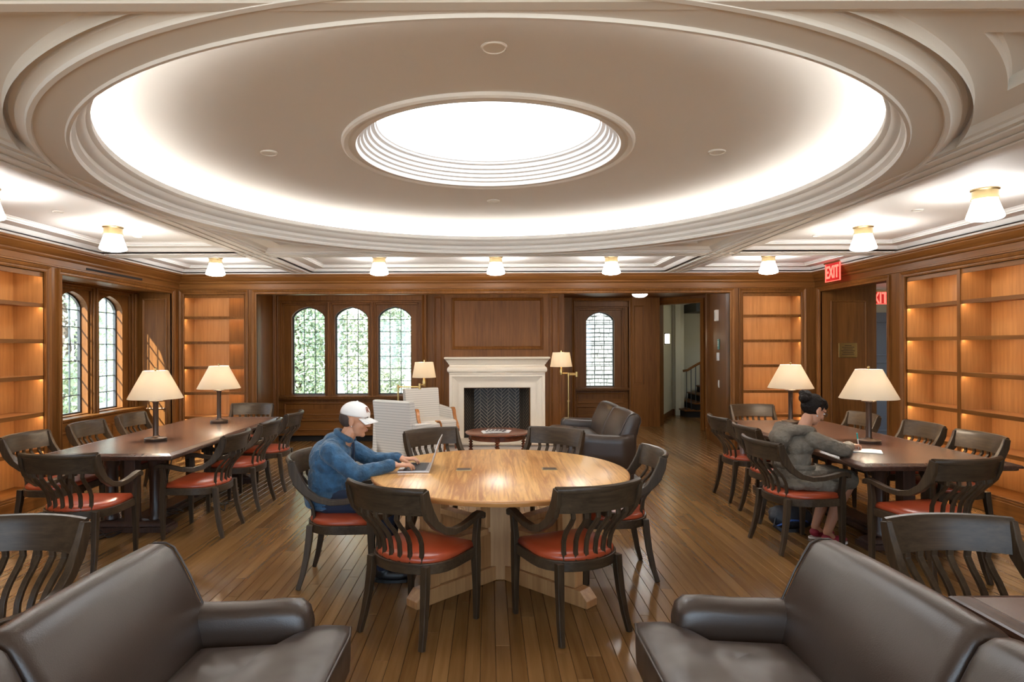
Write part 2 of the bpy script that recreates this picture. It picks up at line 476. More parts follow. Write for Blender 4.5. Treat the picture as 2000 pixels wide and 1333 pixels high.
MB().box((XL-1, YN-.4, 3.28), (XR+.4, YB, 3.36)).build('roof_slab', 'plaster', ceiling)

# ------------------------------------------------------------------ windows
def clip(poly, conv):
    out = poly
    for i in range(len(conv)):
        a = conv[i]; b_ = conv[(i+1) % len(conv)]; src = out; out = []
        if not src: break
        ins = lambda p: (b_[0]-a[0])*(p[1]-a[1]) - (b_[1]-a[1])*(p[0]-a[0]) >= -1e-9
        for k in range(len(src)):
            p, q = src[k], src[(k+1) % len(src)]
            if ins(p): out.append(p)
            if ins(p) != ins(q):
                d1 = (b_[0]-a[0])*(p[1]-a[1]) - (b_[1]-a[1])*(p[0]-a[0]); d2 = (b_[0]-a[0])*(q[1]-a[1]) - (b_[1]-a[1])*(q[0]-a[0])
                t = d1/(d1-d2); out.append((p[0]+(q[0]-p[0])*t, p[1]+(q[1]-p[1])*t))
    return out
LW, LZ0, LZS, LZA = .58, .80, 2.165, 2.345
def arch_pts(w=LW, zs=LZS, za=LZA, n=9):
    pts = []
    for i in range(-n, n+1):
        u = abs(i)/n
        pts.append((w/2*i/n, zs + (za-zs)*(.72*(1-u**2.4)**.62 + .28*(1-u))))
    return pts
OUT = [(-LW/2, LZ0), (LW/2, LZ0)] + list(reversed(arch_pts()))
PANES = []
rows = [LZ0 + .016 + (LZA-LZ0-.02)*k/7 for k in range(8)]
cols = [-LW/2 + LW*k/3 for k in range(4)]
for r in range(7):
    for c in range(3):
        g = .0
        p = clip([(cols[c]+g, rows[r]+g), (cols[c+1]-g, rows[r]+g), (cols[c+1]-g, rows[r+1]-g), (cols[c]+g, rows[r+1]-g)], OUT)
        if len(p) > 2:
            mb = MB(); mb.loft([[(x, .0, z) for x, z in p], [(x, .004, z) for x, z in p]])
            me = mb.mesh('pane'); me.materials.append(MAT['pane_glass']); PANES.append(me)
mb = MB()
for r in rows[1:-1]:
    mb.box((-LW/2, -.006, r-.005), (LW/2, .010, r+.005))
for c in cols[1:-1]: mb.box((c-.005, -.006, LZ0), (c+.005, .010, LZA-.03))
LEAD_ME = mb.mesh('leading'); LEAD_ME.materials.append(MAT['lead'])
mb = MB()
n_ = len(OUT)
inner = []
cxm = (0, (LZ0+LZS)/2)
for i, (x, z) in enumerate(OUT):
    sx_ = (LW/2-.018)/(LW/2); inner.append((x*sx_, LZ0+.018 if z <= LZ0+1e-6 else z-.016*(0 if abs(x) > LW/2-1e-6 else 1)))
for y0, y1 in ((-.018, .018),):
    rings = [[(x, y0, z) for x, z in OUT], [(x, y0, z) for x, z in inner], [(x, y1, z) for x, z in inner], [(x, y1, z) for x, z in OUT]]
    mb.loft(rings, True, False)
SASH_ME = mb.mesh('sash'); SASH_ME.materials.append(MAT['iron'])

def window(name, M, centres, x0, x1, z_lo, z_hi, sill_d=.10):
    W = struct(name)
    wm = 'panel_wood_z'
    mb = MB(M); dp = .13
    edges = [x0] + [(a+b_)/2 for a, b_ in zip(centres[:-1], centres[1:])] + [x1]
    for k, c in enumerate(centres):
        a, b_ = edges[k], edges[k+1]
        mb.box((a, 0, z_lo), (c-LW/2, dp, z_hi)); mb.box((c+LW/2, 0, z_lo), (b_, dp, z_hi)); mb.box((c-LW/2, 0, z_lo), (c+LW/2, dp, LZ0))
        ap = [(c+x, z) for x, z in arch_pts()]
        for (xa, za_), (xb, zb_) in zip(ap[:-1], ap[1:]):
            mb.add([(xa, 0, za_), (xb, 0, zb_), (xb, 0, z_hi), (xa, 0, z_hi), (xa, dp, za_), (xb, dp, zb_), (xb, dp, z_hi), (xa, dp, z_hi)],
                   [(0, 1, 2, 3), (0, 4, 5, 1), (4, 7, 6, 5)])
    mb.build('frame', wm, W)
    # moulded mullions between the lights
    zt = LZA + .075
    for k, c in enumerate(edges):
        if k == 0: xs_ = [(x0, centres[0]-LW/2-.045)]
        elif k == len(edges)-1: xs_ = [(centres[-1]+LW/2+.045, x1)]
        else: xs_ = [(centres[k-1]+LW/2+.03, centres[k]-LW/2-.03)]
        for a, b_ in xs_:
            if b_ - a < .02: continue
            a2, b2 = max(a, c-.16), min(b_, c+.16)
            m_ = MB(M); m_.box((a2, -.03, LZ0-.02), (b2, 0, zt)); q = (b2-a2)*.18
            m_.box((a2+q, -.06, LZ0-.02), (b2-q, -.03, zt)); m_.box((a2+q*2, -.085, LZ0-.02), (b2-q*2, -.06, zt))
            m_.build('mullion', wm, W, bev=.008)
    m_ = MB(M); m_.box((x0, -.03, zt-.045), (x1, 0, z_hi)); m_.box((x0, -.06, zt-.01), (x1, -.03, z_hi)); m_.box((x0, -.095, zt+.02), (x1, -.06, z_hi))
    m_.build('head_moulding', wm, W, bev=.008)
    m_ = MB(M); m_.box((x0, -sill_d, LZ0-.045), (x1, .02, LZ0-.015)); m_.box((x0, -sill_d+.02, LZ0-.075), (x1, 0, LZ0-.045))
    m_.build('sill', wm, W, bev=.006)
    for c in centres:
        T = M @ Matrix.Translation((c, .105, 0))
        for nm, me in (('sash', SASH_ME), ('leading', LEAD_ME)):
            o = link(nm, me, W); o.matrix_world = T
        for me in PANES:
            o = link('pane', me, W); o.matrix_world = T
    return W

# ------------------------------------------------------------------ bookcases
def bookcase(label, M, bays, z0=.19, z1=2.43, depth=.33):
    R = thing('bookcase', label, 'bookcase', tuple((M @ Vector(((bays[0][0]+bays[-1][1])/2, 0, 0)))))
    P = Matrix.Translation(-R.location)
    MM = P @ M
    a, b_ = bays[0][0], bays[-1][1]
    MB(MM).box((a-.03, depth, z0-.02), (b_+.03, depth+.02, z1+.02)).build('back_panel', 'case_wood', R)
    MB(MM).box((a-.03, .012, z1), (b_+.03, depth, z1+.03)).build('top_panel', 'case_wood', R)
    MB(MM).box((a-.03, .012, 0), (a, depth, z1)).build('side_panel', 'case_wood', R)
    MB(MM).box((b_, .012, 0), (b_+.03, depth, z1)).build('side_panel', 'case_wood', R)
    for (p, q), (p2, q2) in zip(bays[:-1], bays[1:]):
        MB(MM).box((q, .012, z0), (p2, depth, z1)).build('divider', 'case_wood', R)
        MB(MM).box((q-.002, .004, z0), (p2+.002, .014, z1)).build('divider_edge', 'panel_wood_z', R)
    mb = MB(MM); mb.box((a-.02, -.012, 0), (b_+.02, depth, z0-.045)); mb.box((a-.02, -.004, z0-.045), (b_+.02, depth, z0-.02)); mb.box((a-.02, .0, z0-.02), (b_+.02, depth, z0))
    mb.build('base', 'panel_wood_y', R, bev=.006)
    shelves = [z0 + (z1-z0)*t for t in (.165, .33, .497, .666, .833)]
    shelves = [.575, .94, 1.325, 1.70, 2.075]
    for p, q in bays:
        for z in shelves:
            s = MB(MM).box((p, .03, z), (q, depth, z+.026)).build('shelf', 'case_shelf', R, bev=.004)
            MB(MM).box((p, .018, z-.012), (q, .034, z+.028)).build('shelf_edge', 'panel_wood_y', s)
            MB(MM).box((p+.01, .036, z-.010), (q-.01, .050, z-.002)).build('light_strip', 'case_led', s)
        MB(MM).box((p, .018, z1-.05), (q, .034, z1)).build('header_edge', 'panel_wood_y', R)
        MB(MM).box((p+.01, .036, z1-.012), (q-.01, .050, z1-.004)).build('light_strip', 'case_led', R)
    mb = MB(MM); casing(mb, a, b_, z1, CASE_PROF); mb.build('casing', 'panel_wood_z', R)
    return R

# ------------------------------------------------------------------ left wall
wl = struct('wall_left')
def slab(mb, x0, x1, z0=0, z1=2.75, y0=0, y1=.15): return mb.box((x0, y0, z0), (x1, y1, z1))
mb = MB(LEFT); slab(mb, YN, 4.80); slab(mb, 6.50, 6.74); slab(mb, 9.08, YB+.02); mb.build('pier', 'panel_wood_z', wl)
mb = MB(LEFT); slab(mb, 4.80, 6.50, 2.43); slab(mb, 6.74, 9.08, 2.43); mb.build('lintel', 'panel_wood_y', wl)
mb = MB(LEFT); slab(mb, YN, 6.74, 0, 2.95, .36, .60); mb.build('outer_shell', 'limestone', wl)  # unseen outer wall, added to keep sky light from leaking in
mb = MB(LEFT); slab(mb, 6.52, 6.74, 0, 2.8, .15, .80); mb.build('bay_return', 'panel_wood_z', wl)
mb = MB(LEFT); slab(mb, 9.08, 9.40, 0, 2.8, .15, .80); mb.build('bay_return', 'panel_wood_z', wl)
mb = MB(LEFT); slab(mb, 6.745, 9.075, 2.45, 2.90, .15, .80); mb.build('bay_soffit', 'panel_wood_y', wl)
mb = MB(LEFT); slab(mb, 6.74, 9.08, 0, .74, .42, .55); mb.box((6.74, .405, .66), (9.08, .42, .74)); mb.box((6.74, .405, 0), (9.08, .42, .14)); mb.build('bay_apron', 'panel_wood_y', wl)
for a in (6.80, 7.56, 8.32):
    mb = MB(LEFT); rectloft(mb, a, a+.70, .17, .63, [(o_, .42+y_) for o_, y_ in PANEL]); mb.build('raised_panel', 'panel_wood_z', wl)
mb = MB(LEFT); casing(mb, 6.74, 9.08, 2.43, CASE_PROF); mb.build('casing', 'panel_wood_z', wl)
mb = MB(LEFT); slab(mb, 7.15, 8.30, 2.535, 2.56, -.008, .01); mb.build('slot_vent', 'dark_gap', wl)
# panelled return beside the bay, facing the room
RET = frame((0, 9.08, 0), (0, 1))
mb = MB(RET); rectloft(mb, XL-.43, XL-.07, .86, 2.36, PANEL); mb.build('raised_panel', 'panel_wood_z', wl)
mb = MB(RET); rectloft(mb, XL-.43, XL-.07, .14, .76, PANEL); mb.build('raised_panel', 'panel_wood_z', wl)
mb = MB(LEFT); extrude_x(mb, YN, YB, CROWN); mb.build('crown', 'panel_wood_y', wl, auto=30)
mb = MB(LEFT); extrude_x(mb, YN, YB, WCROWN); mb.build('plaster_crown', 'plaster', wl, auto=30)
WINL = frame((XL-.55, 0, 0), (-1, 0))
window('window_1', WINL, [6.98+.02, 7.74, 8.50], 6.74, 9.08, .55, 2.60, sill_d=.16)
bookcase('wooden bookcase of empty shelves built into the wall before the arched side windows', LEFT, [(4.85, 5.65), (5.69, 6.49)])

# ------------------------------------------------------------------ right wall
wr = struct('wall_right')
rx = lambda Y0, Y1: (-Y1, -Y0)
def rslab(mb, Y0, Y1, *a, **k): return slab(mb, -Y1, -Y0, *a, **k)
mb = MB(RIGHT); rslab(mb, YN, 5.64); rslab(mb, 7.30, 7.62); rslab(mb, 9.15, YB+.02); mb.build('pier', 'panel_wood_z', wr)
mb = MB(RIGHT); rslab(mb, 5.64, 7.30, 2.43); rslab(mb, 7.62, 9.15, 2.43); mb.build('lintel', 'panel_wood_y', wr)
mb = MB(RIGHT); rslab(mb, YN, 7.60, 0, 2.95, .36, .55); mb.build('outer_shell', 'limestone', wr)  # unseen, added to block sky light behind the bookcases
mb = MB(RIGHT); casing(mb, -9.15, -7.62, 2.43, CASE_PROF); mb.build('casing', 'panel_wood_z', wr)
mb = MB(RIGHT); extrude_x(mb, -YB, -YN, CROWN); mb.build('crown', 'panel_wood_y', wr, auto=30)
mb = MB(RIGHT); extrude_x(mb, -YB, -YN, WCROWN); mb.build('plaster_crown', 'plaster', wr, auto=30)
bookcase('tall double bookcase of glowing empty shelves beside the far end of the writing table', RIGHT, [(-7.29, -6.49), (-6.45, -5.65)])
# passage behind the doorway
mb = MB(); mb.box((XR+.15, 9.15, 0), (5.70, 9.40, 2.8)); mb.build('passage_return', 'panel_wood_z', wr)
PAS = frame((0, 9.15, 0), (0, 1))
mb = MB(PAS); rectloft(mb, XR+.14, 5.56, .12, 2.30, PANEL); mb.build('raised_panel', 'panel_wood_z', wr)
mb = MB(); mb.box((XR+.15, 7.62-.2, 0), (6.9, 7.62, 2.8)); mb.build('passage_return', 'panel_wood_z', wr)
mb = MB(); mb.box((XR+.15, 7.63, 2.55), (7.4, 9.14, 2.75)); mb.box((5.705, 9.14, 2.55), (7.4, 10.79, 2.75)); mb.build('passage_ceiling', 'plaster', wr)
mb = MB(); mb.box((XR+.05, 7.4, -.08), (7.4, 11, -.002)); mb.build('passage_floor', 'floor_wood', wr)
mb = MB(); mb.box((7.2, 7.4, 0), (7.4, 11, 2.8)); mb.build('passage_wall', 'cream_wall', wr)
mb = MB(); mb.box((5.5, 10.8, 0), (7.4, 11, 2.8)); mb.build('passage_wall', 'cream_wall', wr)
d1 = struct('door_1')
mb = MB(); mb.box((6.12, 10.72, 0), (7.08, 10.78, 2.2)); mb.build('door_leaf', 'grey_door', d1)
DF = frame((0, 10.72, 0), (0, 1))
for z0, z1 in ((.15, .75), (.85, 1.05), (1.15, 1.35), (1.45, 2.05)):
    mb = MB(DF); rectloft(mb, 6.24, 6.96, z0, z1, PANEL); mb.build('door_panel', 'grey_door', d1)

# ------------------------------------------------------------------ back wall, alcove
wb = struct('wall_back')
mb = MB(BACK); slab(mb, XL, -4.57); slab(mb, -3.65, -3.47); slab(mb, 3.60, 3.79); slab(mb, 4.68, XR); mb.build('pier', 'panel_wood_z', wb)
mb = MB(BACK); slab(mb, -4.57, -3.65, 2.43); slab(mb, -3.47, 3.60, 2.43, 2.75, 0, .16); slab(mb, 3.79, 4.68, 2.43); mb.build('lintel', 'panel_wood_x', wb)
mb = MB(BACK); extrude_x(mb, XL, XR, CROWN); mb.build('crown', 'panel_wood_x', wb, auto=30)
mb = MB(BACK); extrude_x(mb, XL, XR, WCROWN); mb.build('plaster_crown', 'plaster', wb, auto=30)
MB(BACK).box((-3.3, .162, 2.56), (3.45, .175, 2.60)).build('header_light', 'alcove_led', wb)
mb = MB(BACK); casing(mb, -3.47, 3.60, 2.43, CASE_PROF); mb.build('casing', 'panel_wood_z', wb)
bookcase('bookcase of empty shelves in the corner behind the lamp by the arched side windows', BACK, [(-4.56, -3.66)])
bookcase('bookcase of empty shelves between the alcove and the doorway under the red sign', BACK, [(3.80, 4.67)])
mb = MB(); mb.box((-3.76, 9.452, 0), (-3.475, 9.475, 2.62)); mb.build('alcove_side', 'panel_wood_z', wb)
mb = MB(); mb.box((XL-.1, 9.66, 0), (-3.80, 9.80, 2.95)); mb.box((3.70, 9.66, 0), (XR+.3, 9.80, 2.95)); mb.build('outer_shell', 'limestone', wb)  # unseen, added to block sky light behind the corner bookcases
mb = MB(); mb.box((-3.95, 9.46, 0), (-3.75, 11.2, 2.9)); mb.build('alcove_side', 'panel_wood_z', wb)
mb = MB(); mb.box((-3.95, 9.44, 2.62), (4.7, 13.1, 2.80)); mb.build('alcove_ceiling', 'panel_wood_x', wb)
# wall under and around the three-light window
WB = frame((0, 10.92, 0), (0, 1))
window('window_2', WB, [-3.175, -2.415, -1.655], -3.75, -1.10, .55, 2.62, sill_d=.10)
mb = MB(WB); mb.box((-3.75, .002, 0), (-1.10, .15, .55)); mb.build('apron', 'panel_wood_x', wb)
mb = MB(WB); rectloft(mb, -3.60, -1.25, .44, .66, PANEL); mb.build('raised_panel', 'panel_wood_x', wb)
mb = MB(WB); mb.box((-3.75, -.14, .10), (-1.10, 0, .36)); mb.box((-3.75, -.17, .36), (-1.10, 0, .39)); mb.box((-3.75, -.155, .19), (-1.10, -.14, .215)); mb.build('bench_front', 'panel_wood_x', wb, bev=.006)
MB(WB).box((-3.75, -.11, 0), (-1.10, 0, .10)).build('bench_gap_shade', 'dark_gap', wb)  # solid near-black filler; shade under the bench put into its colour
mb = MB(WB); casing(mb, -3.66, -1.17, 2.53, [(0, -.10), (.0, -.12), (.015, -.125), (.03, -.11), (.05, -.13), (.085, -.14), (.085, 0)], z0=0); mb.build('casing', 'panel_wood_z', wb)
# chimney breast, open round the firebox
BR = frame((0, 10.98, 0), (0, 1))
mb = MB(BR)
for a in ((-1.10, -.44, 0, 2.62), (.71, 1.33, 0, 2.62), (-.44, .71, .90, 2.62)): slab(mb, a[0], a[1], a[2], a[3], 0, .10)
mb.build('chimney_breast', 'panel_wood_z', wb)
mb = MB(BR); rectloft(mb, -.66, .96, 1.585, 2.50, [(0, 0), (0, -.022), (.018, -.030), (.035, -.022), (.05, -.006), (.06, .006)]); mb.build('raised_panel', 'panel_wood_z', wb)
for a, b_ in ((-.99, -.79), (1.06, 1.27)):
    mb = MB(BR); mb.box((a, -.035, 0), (b_, 0, 2.62)); mb.build('pilaster', 'panel_wood_z', wb, bev=.004)
    mb = MB(BR); rectloft(mb, a+.03, b_-.03, .2, 2.52, [(q, y-.035) for q, y in PANEL]); mb.build('raised_panel', 'panel_wood_z', wb)
mb = MB(BR); mb.box((-1.10, -.05, 0), (-.74, 0, .16)); mb.box((1.03, -.05, 0), (1.33, 0, .16)); mb.build('plinth', 'panel_wood_x', wb, bev=.01)
mb = MB(); mb.box((-1.25, 10.98, 0), (-1.10, 12.0, 2.8)); mb.box((1.18, 11.08, 0), (1.33, 13.0, 2.8)); mb.build('breast_return', 'panel_wood_z', wb)
# deep recess with the single window and the stair doorway
RW = frame((0, 12.80, 0), (0, 1))
window('window_3', RW, [2.29], 1.70, 2.88, .55, 2.66, sill_d=.12)
mb = MB(RW); mb.box((1.33, -.20, 0), (1.72, .13, 2.66)); mb.box((2.86, -.20, 0), (3.46, .13, 2.66)); mb.build('recess_pier', 'panel_wood_z', wb)
mb = MB(RW); mb.box((1.72, .002, 0), (2.86, .13, .55)); mb.build('apron', 'panel_wood_x', wb)
mb = MB(RW); rectloft(mb, 1.80, 2.78, .12, .40, PANEL); rectloft(mb, 1.80, 2.78, .46, .68, PANEL); mb.build('raised_panel', 'panel_wood_x', wb)
mb = MB(RW); rectloft(mb, 2.93, 3.14, .86, 2.46, [(q, y-.20) for q, y in PANEL]); mb.build('raised_panel', 'panel_wood_z', wb)
mb = MB(RW); casing(mb, 1.74, 2.84, 2.55, [(0, -.19), (0, -.215), (.02, -.22), (.035, -.205), (.06, -.22), (.06, -.20)]); mb.build('casing', 'panel_wood_z', wb)
# angled doorway
da, db = Vector((3.46, 12.86, 0)), Vector((4.17, 12.05, 0))
dd = (db-da).normalized(); DW = (db-da).length
DM = frame(tuple(da), (-dd.y, dd.x))
mb = MB(DM); mb.box((-.02, 0, 0), (.06, .14, 2.66)); mb.box((DW-.06, 0, 0), (DW+.12, .14, 2.66)); mb.box((.06, 0, 2.50), (DW-.06, .14, 2.66)); mb.build('door_wall', 'panel_wood_z', wb)
mb = MB(DM); casing(mb, .08, DW-.08, 2.48, [(0, .14), (0, -.012), (.02, -.018), (.03, -.008), (.05, -.02), (.085, -.032), (.095, 0)]); mb.build('casing', 'panel_wood_z', wb)
# splayed return with the wall devices
ra, rb = Vector((3.86, 10.92, 0)), Vector((3.62, 9.44, 0))
rd = (rb-ra).normalized(); RL = (rb-ra).length
SM = frame(tuple(ra), (-rd.y, rd.x))
mb = MB(SM); mb.box((0, 0, 0), (RL, .12, 2.66)); mb.build('alcove_side', 'panel_wood_z', wb)
mb = MB(SM); mb.box((-.02, -.05, 0), (.10, .14, 2.66)); mb.box((-.03, -.06, 0), (.11, .14, .2)); mb.build('pilaster', 'panel_wood_z', wb, bev=.004)
mb = MB(SM); mb.box((.10, -.012, 0), (RL, 0, .16)); mb.build('plinth', 'panel_wood_x', wb, bev=.004)
mb = MB(); mb.prism([(3.93, 10.98), (4.05, 10.95), (4.50, 12.0), (4.26, 12.06)], 0, 2.66); mb.build('recess_side', 'panel_wood_z', wb)

# ------------------------------------------------------------------ stair hall behind the doorway
hall = struct('wall_hall')
def wallseg(mb, a, b_, z0, z1, t=.12):
    a = Vector((*a, 0)); b_ = Vector((*b_, 0)); d = (b_-a).normalized(); n = Vector((d.y, -d.x, 0))*-t
    p = [a, b_, b_+n, a+n]; mb.prism([(q.x, q.y) for q in p], z0, z1)
mb = MB(); wallseg(mb, (3.50, 12.95), (4.38, 14.86), 0, 3.6); wallseg(mb, (4.38, 14.86), (4.52, 14.66), 0, 3.6); wallseg(mb, (4.52, 14.66), (4.62, 15.6), 0, 3.6); wallseg(mb, (4.5, 15.6), (6.6, 15.6), 0, 3.6)
mb.box((6.4, 11.5, 0), (6.55, 15.7, 3.6)); mb.build('hall_plaster', 'cream_wall', hall)
mb = MB(); wallseg(mb, (3.515, 12.95), (4.385, 14.845), 0, .13, .012); wallseg(mb, (4.385, 14.845), (4.525, 14.645), 0, .13, .012); mb.build('hall_skirting', 'panel_wood_x', hall)
MB().box((3.3, 12.3, 3.55), (6.6, 15.8, 3.65)).build('hall_ceiling', 'plaster', hall)
MB().box((XR+.1, 11, 0), (6.6, 11.6, 3.6)).build('hall_plaster', 'cream_wall', hall)
MB().box((3.3, 12.0, -.08), (6.6, 15.8, -.004)).build('hall_floor', 'floor_wood', hall)
MB().box((3.3, 12.3, 2.66), (5.2, 12.9, 3.6)).build('hall_plaster', 'cream_wall', hall)
MB().box((4.2, 11.55, 0), (6.6, 11.75, 3.6)).build('hall_plaster', 'cream_wall', hall)
# near wall behind the camera, unseen; wide window openings added for fill daylight
wn_ = struct('wall_near')
ops = [(-4.3, -1.7), (-1.35, 1.35), (1.7, 4.5)]
mb = MB(); x = XL-.6
for a, b_ in ops:
    mb.box((x, YN-.2, 0), (a, YN, 2.95)); mb.box((a, YN-.2, 0), (b_, YN, .30)); mb.box((a, YN-.2, 2.62), (b_, YN, 2.95)); x = b_
mb.box((x, YN-.2, 0), (XR+.55, YN, 2.95)); mb.build('panelling', 'panel_wood_z', wn_)
for a, b_ in ops:
    mb = MB()
    for k in range(1, 3): mb.box((a+(b_-a)*k/3-.05, YN-.16, .30), (a+(b_-a)*k/3+.05, YN-.04, 2.62))
    mb.build('mullion', 'panel_wood_z', wn_)
# ------------------------------------------------------------------ fireplace
fp = thing('fireplace', 'pale carved stone fireplace with black herringbone firebox under the wood panel', 'fireplace', (.14, 10.9, 0))
FM = Matrix.Translation((-.14, -10.9, 0))
def sec(z, hw, y): return [(.14-hw, y, z), (.14+hw, y, z), (.14+hw, 11.0, z), (.14-hw, 11.0, z)]
prof = [(1.165, .835, 10.80), (1.185, .835, 10.80), (1.19, .85, 10.79), (1.205, .862, 10.775), (1.235, .868, 10.77), (1.265, .862, 10.775), (1.29, .84, 10.80), (1.295, .83, 10.81), (1.325, .83, 10.81), (1.33, .845, 10.795), (1.35, .85, 10.79), (1.37, .868, 10.77), (1.395, .885, 10.755), (1.42, .905, 10.735), (1.425, .915, 10.72), (1.445, .918, 10.715), (1.455, .91, 10.72)]
mb = MB(FM); mb.loft([sec(*p) for p in prof]); mb.build('mantel_shelf', 'stone', fp, auto=40)
sp = [(0, 11.0), (0, 10.83), (.035, 10.815), (.05, 10.815), (.055, 10.83), (.075, 10.84), (.115, 10.865), (.155, 10.90), (.17, 10.905), (.185, 10.91), (.245, 10.915), (.25, 10.92), (.25, 11.12)]
X0, X1, ZT = -.695, .975, 1.165
rings = [[(X0+o, y, 0), (X0+o, y, ZT-o), (X1-o, y, ZT-o), (X1-o, y, 0)] for o, y in sp]
mb = MB(FM); mb.loft(rings, False, False); mb.build('surround', 'stone', fp, auto=35)
mb = MB(FM); mb.box((-.85, 10.34, 0), (1.13, 10.98, .028)); mb.build('hearth', 'stone', fp, bev=.004)
fx0, fx1, fz = X0+.25, X1-.25, ZT-.25
def herring(mb, u0, u1, v0, v1, put, W=.046, n=4, g=.0065):
    """true herringbone at 45 degrees, clipped to the wall"""
    c45 = math.sqrt(.5); K = int((u1-u0+v1-v0)/W)+8
    for i in range(-K, K):
        for k in range(-3, 4):
            for horiz in (True, False):
                x, y = (i+2*n*k, i) if horiz else (i+2*n*k+n, i-(n-1))
                w, h = (n, 1) if horiz else (1, n)
                r = [(x*W+g/2, y*W+g/2), ((x+w)*W-g/2, y*W+g/2), ((x+w)*W-g/2, (y+h)*W-g/2), (x*W+g/2, (y+h)*W-g/2)]
                q = [(u0+(p-q_)*c45, v0+(p+q_)*c45) for p, q_ in r]
                if max(p[0] for p in q) < u0 or min(p[0] for p in q) > u1 or max(p[1] for p in q) < v0 or min(p[1] for p in q) > v1: continue
                q = clip(q, [(u0, v0), (u1, v0), (u1, v1), (u0, v1)])
                if len(q) > 2: mb.loft([[put(a, b_, 0) for a, b_ in q], [put(a, b_, .0015) for a, b_ in q]])
YBK = 11.42; bx0, bx1 = fx0+.17, fx1-.17
mb = MB(FM); mb.box((bx0-.02, YBK, 0), (bx1+.02, YBK+.05, fz+.1))
mb.prism([(fx0, 11.05), (bx0, YBK), (bx0-.03, YBK+.03), (fx0-.05, 11.05)], 0, fz+.1); mb.prism([(fx1+.05, 11.05), (bx1+.03, YBK+.03), (bx1, YBK), (fx1, 11.05)], 0, fz+.1)
mb.box((fx0-.05, 11.0, fz+.08), (fx1+.05, YBK+.05, fz+.12)); mb.build('firebox_wall', 'mortar', fp)
mb = MB(FM); herring(mb, bx0, bx1, .03, fz+.06, lambda u, v, t: (u, YBK-t, v)); o = mb.build('firebox_brick', 'firebrick', fp); o['kind'] = 'stuff'
for sx, (xa, xb) in ((1, (fx0, bx0)), (-1, (fx1, bx1))):
    ln = math.hypot(xb-xa, YBK-11.05); ux, uy = (xb-xa)/ln, (YBK-11.05)/ln
    mb = MB(FM); herring(mb, .0, ln, .03, fz+.06, lambda u, v, t: (xa+ux*u+sx*uy*t, 11.05+uy*u-sx*ux*t, v)); o = mb.build('firebox_brick', 'firebrick', fp); o['kind'] = 'stuff'
MB(FM).box((fx0-.02, 11.0, 0), (fx1+.02, YBK, .03)).build('firebox_floor', 'firebrick', fp)

# ------------------------------------------------------------------ reading chairs
def seat_outline(k=1.0, n=14, dy=0):
    pts = [(-.262*k, .245*k), (.262*k, .245*k), (.268*k, .05)]
    for i in range(n+1):
        a = -PI*i/n
        pts.append((.268*k*math.cos(a), .0-.235*k*abs(math.sin(a))**.85*1.0))
    pts.append((-.268*k, .05))
    return [(x, y+dy) for x, y in pts]
def make_chair():
    R = thing('armchair', '', 'chair', group='dark wooden reading chairs with red seats')
    cw, cz = 'chair_wood', 'chair_wood_z'
    mb = MB(); ol = seat_outline(); mb.prism(ol, .378, .438); mb.build('seat_rail', cw, R, bev=.005)
    mb = MB(); mb.loft([[(x, y, z) for x, y in seat_outline(k)] for k, z in ((.93, .430), (.95, .448), (.93, .464), (.86, .476), (.70, .484), (.40, .488), (.1, .489))]); mb.build('seat', 'red_leather', R, smooth=True)
    # crest rail, bowed in plan, leaning back, rolled top
    sect = [(0, .735), (.010, .80), (.022, .845), (.026, .868), (.036, .884), (.050, .888), (.062, .880), (.066, .866), (.060, .852), (.048, .848), (.036, .80), (.024, .735)]
    rings = []
    for i in range(13):
        x = -.268 + .536*i/12; bow = .075*(1-(x/.268)**2)
        rings.append([(x*(1+.04*(z-.735)/.15), -.245-bow-b_, z) for b_, z in sect])
    mb = MB(); mb.loft(rings); mb.build('crest_rail', cw, R, auto=40)
    for s in (-1, 1):
        path = [(s*.272, -.292, .872), (s*.268, -.275, .80), (s*.266, -.245, .735), (s*.268, -.195, .672), (s*.272, -.12, .622), (s*.276, -.03, .600), (s*.277, .06, .604), (s*.274, .14, .618), (s*.270, .205, .632), (s*.268, .25, .634), (s*.268, .275, .622), (s*.268, .275, .600)]
        mb = MB(); mb.board(path, [.026, .03, .034, .036, .038, .04, .042, .044, .045, .045, .045, .042], [.05, .065, .068, .05, .042, .038, .036, .034, .034, .034, .034, .03]); mb.build('arm', cz, R, bev=.005)
        mb = MB(); mb.board([(s*.252, .235, 0), (s*.252, .238, .2), (s*.250, .235, .40), (s*.258, .228, .50), (s*.266, .235, .618)], [.028, .036, .044, .036, .034], [.030, .040, .052, .042, .036]); mb.build('leg', cz, R, bev=.004)
        mb = MB(); mb.board([(s*.226, -.262, 0), (s*.216, -.232, .10), (s*.205, -.208, .22), (s*.198, -.192, .34), (s*.196, -.186, .43)], [.030, .034, .038, .042, .042], [.030, .036, .040, .044, .044]); mb.build('leg', cz, R, bev=.004)
    for i in range(6):
        u = -1 + 2*i/5; xb, xt = .150*u, .178*u
        yb = -.235*math.sqrt(max(0, 1-(xb/.268)**2))+.022
        yt = -.245-.075*(1-(xt/.268)**2)-.012
        path = []
        for t, dy in ((0, 0), (.18, .006), (.36, .016), (.50, .018), (.62, .008), (.75, -.012), (.88, -.022), (1, 0)):
            path.append((xb+(xt-xb)*t, yb+(yt-yb)*max(0, (t-.25)/.75)+dy, .43+.315*t))
        mb = MB(); mb.board(path, [.026]*8, [.017]*8); mb.build('slat', cz, R, bev=.003)
    return R
ch0 = make_chair()
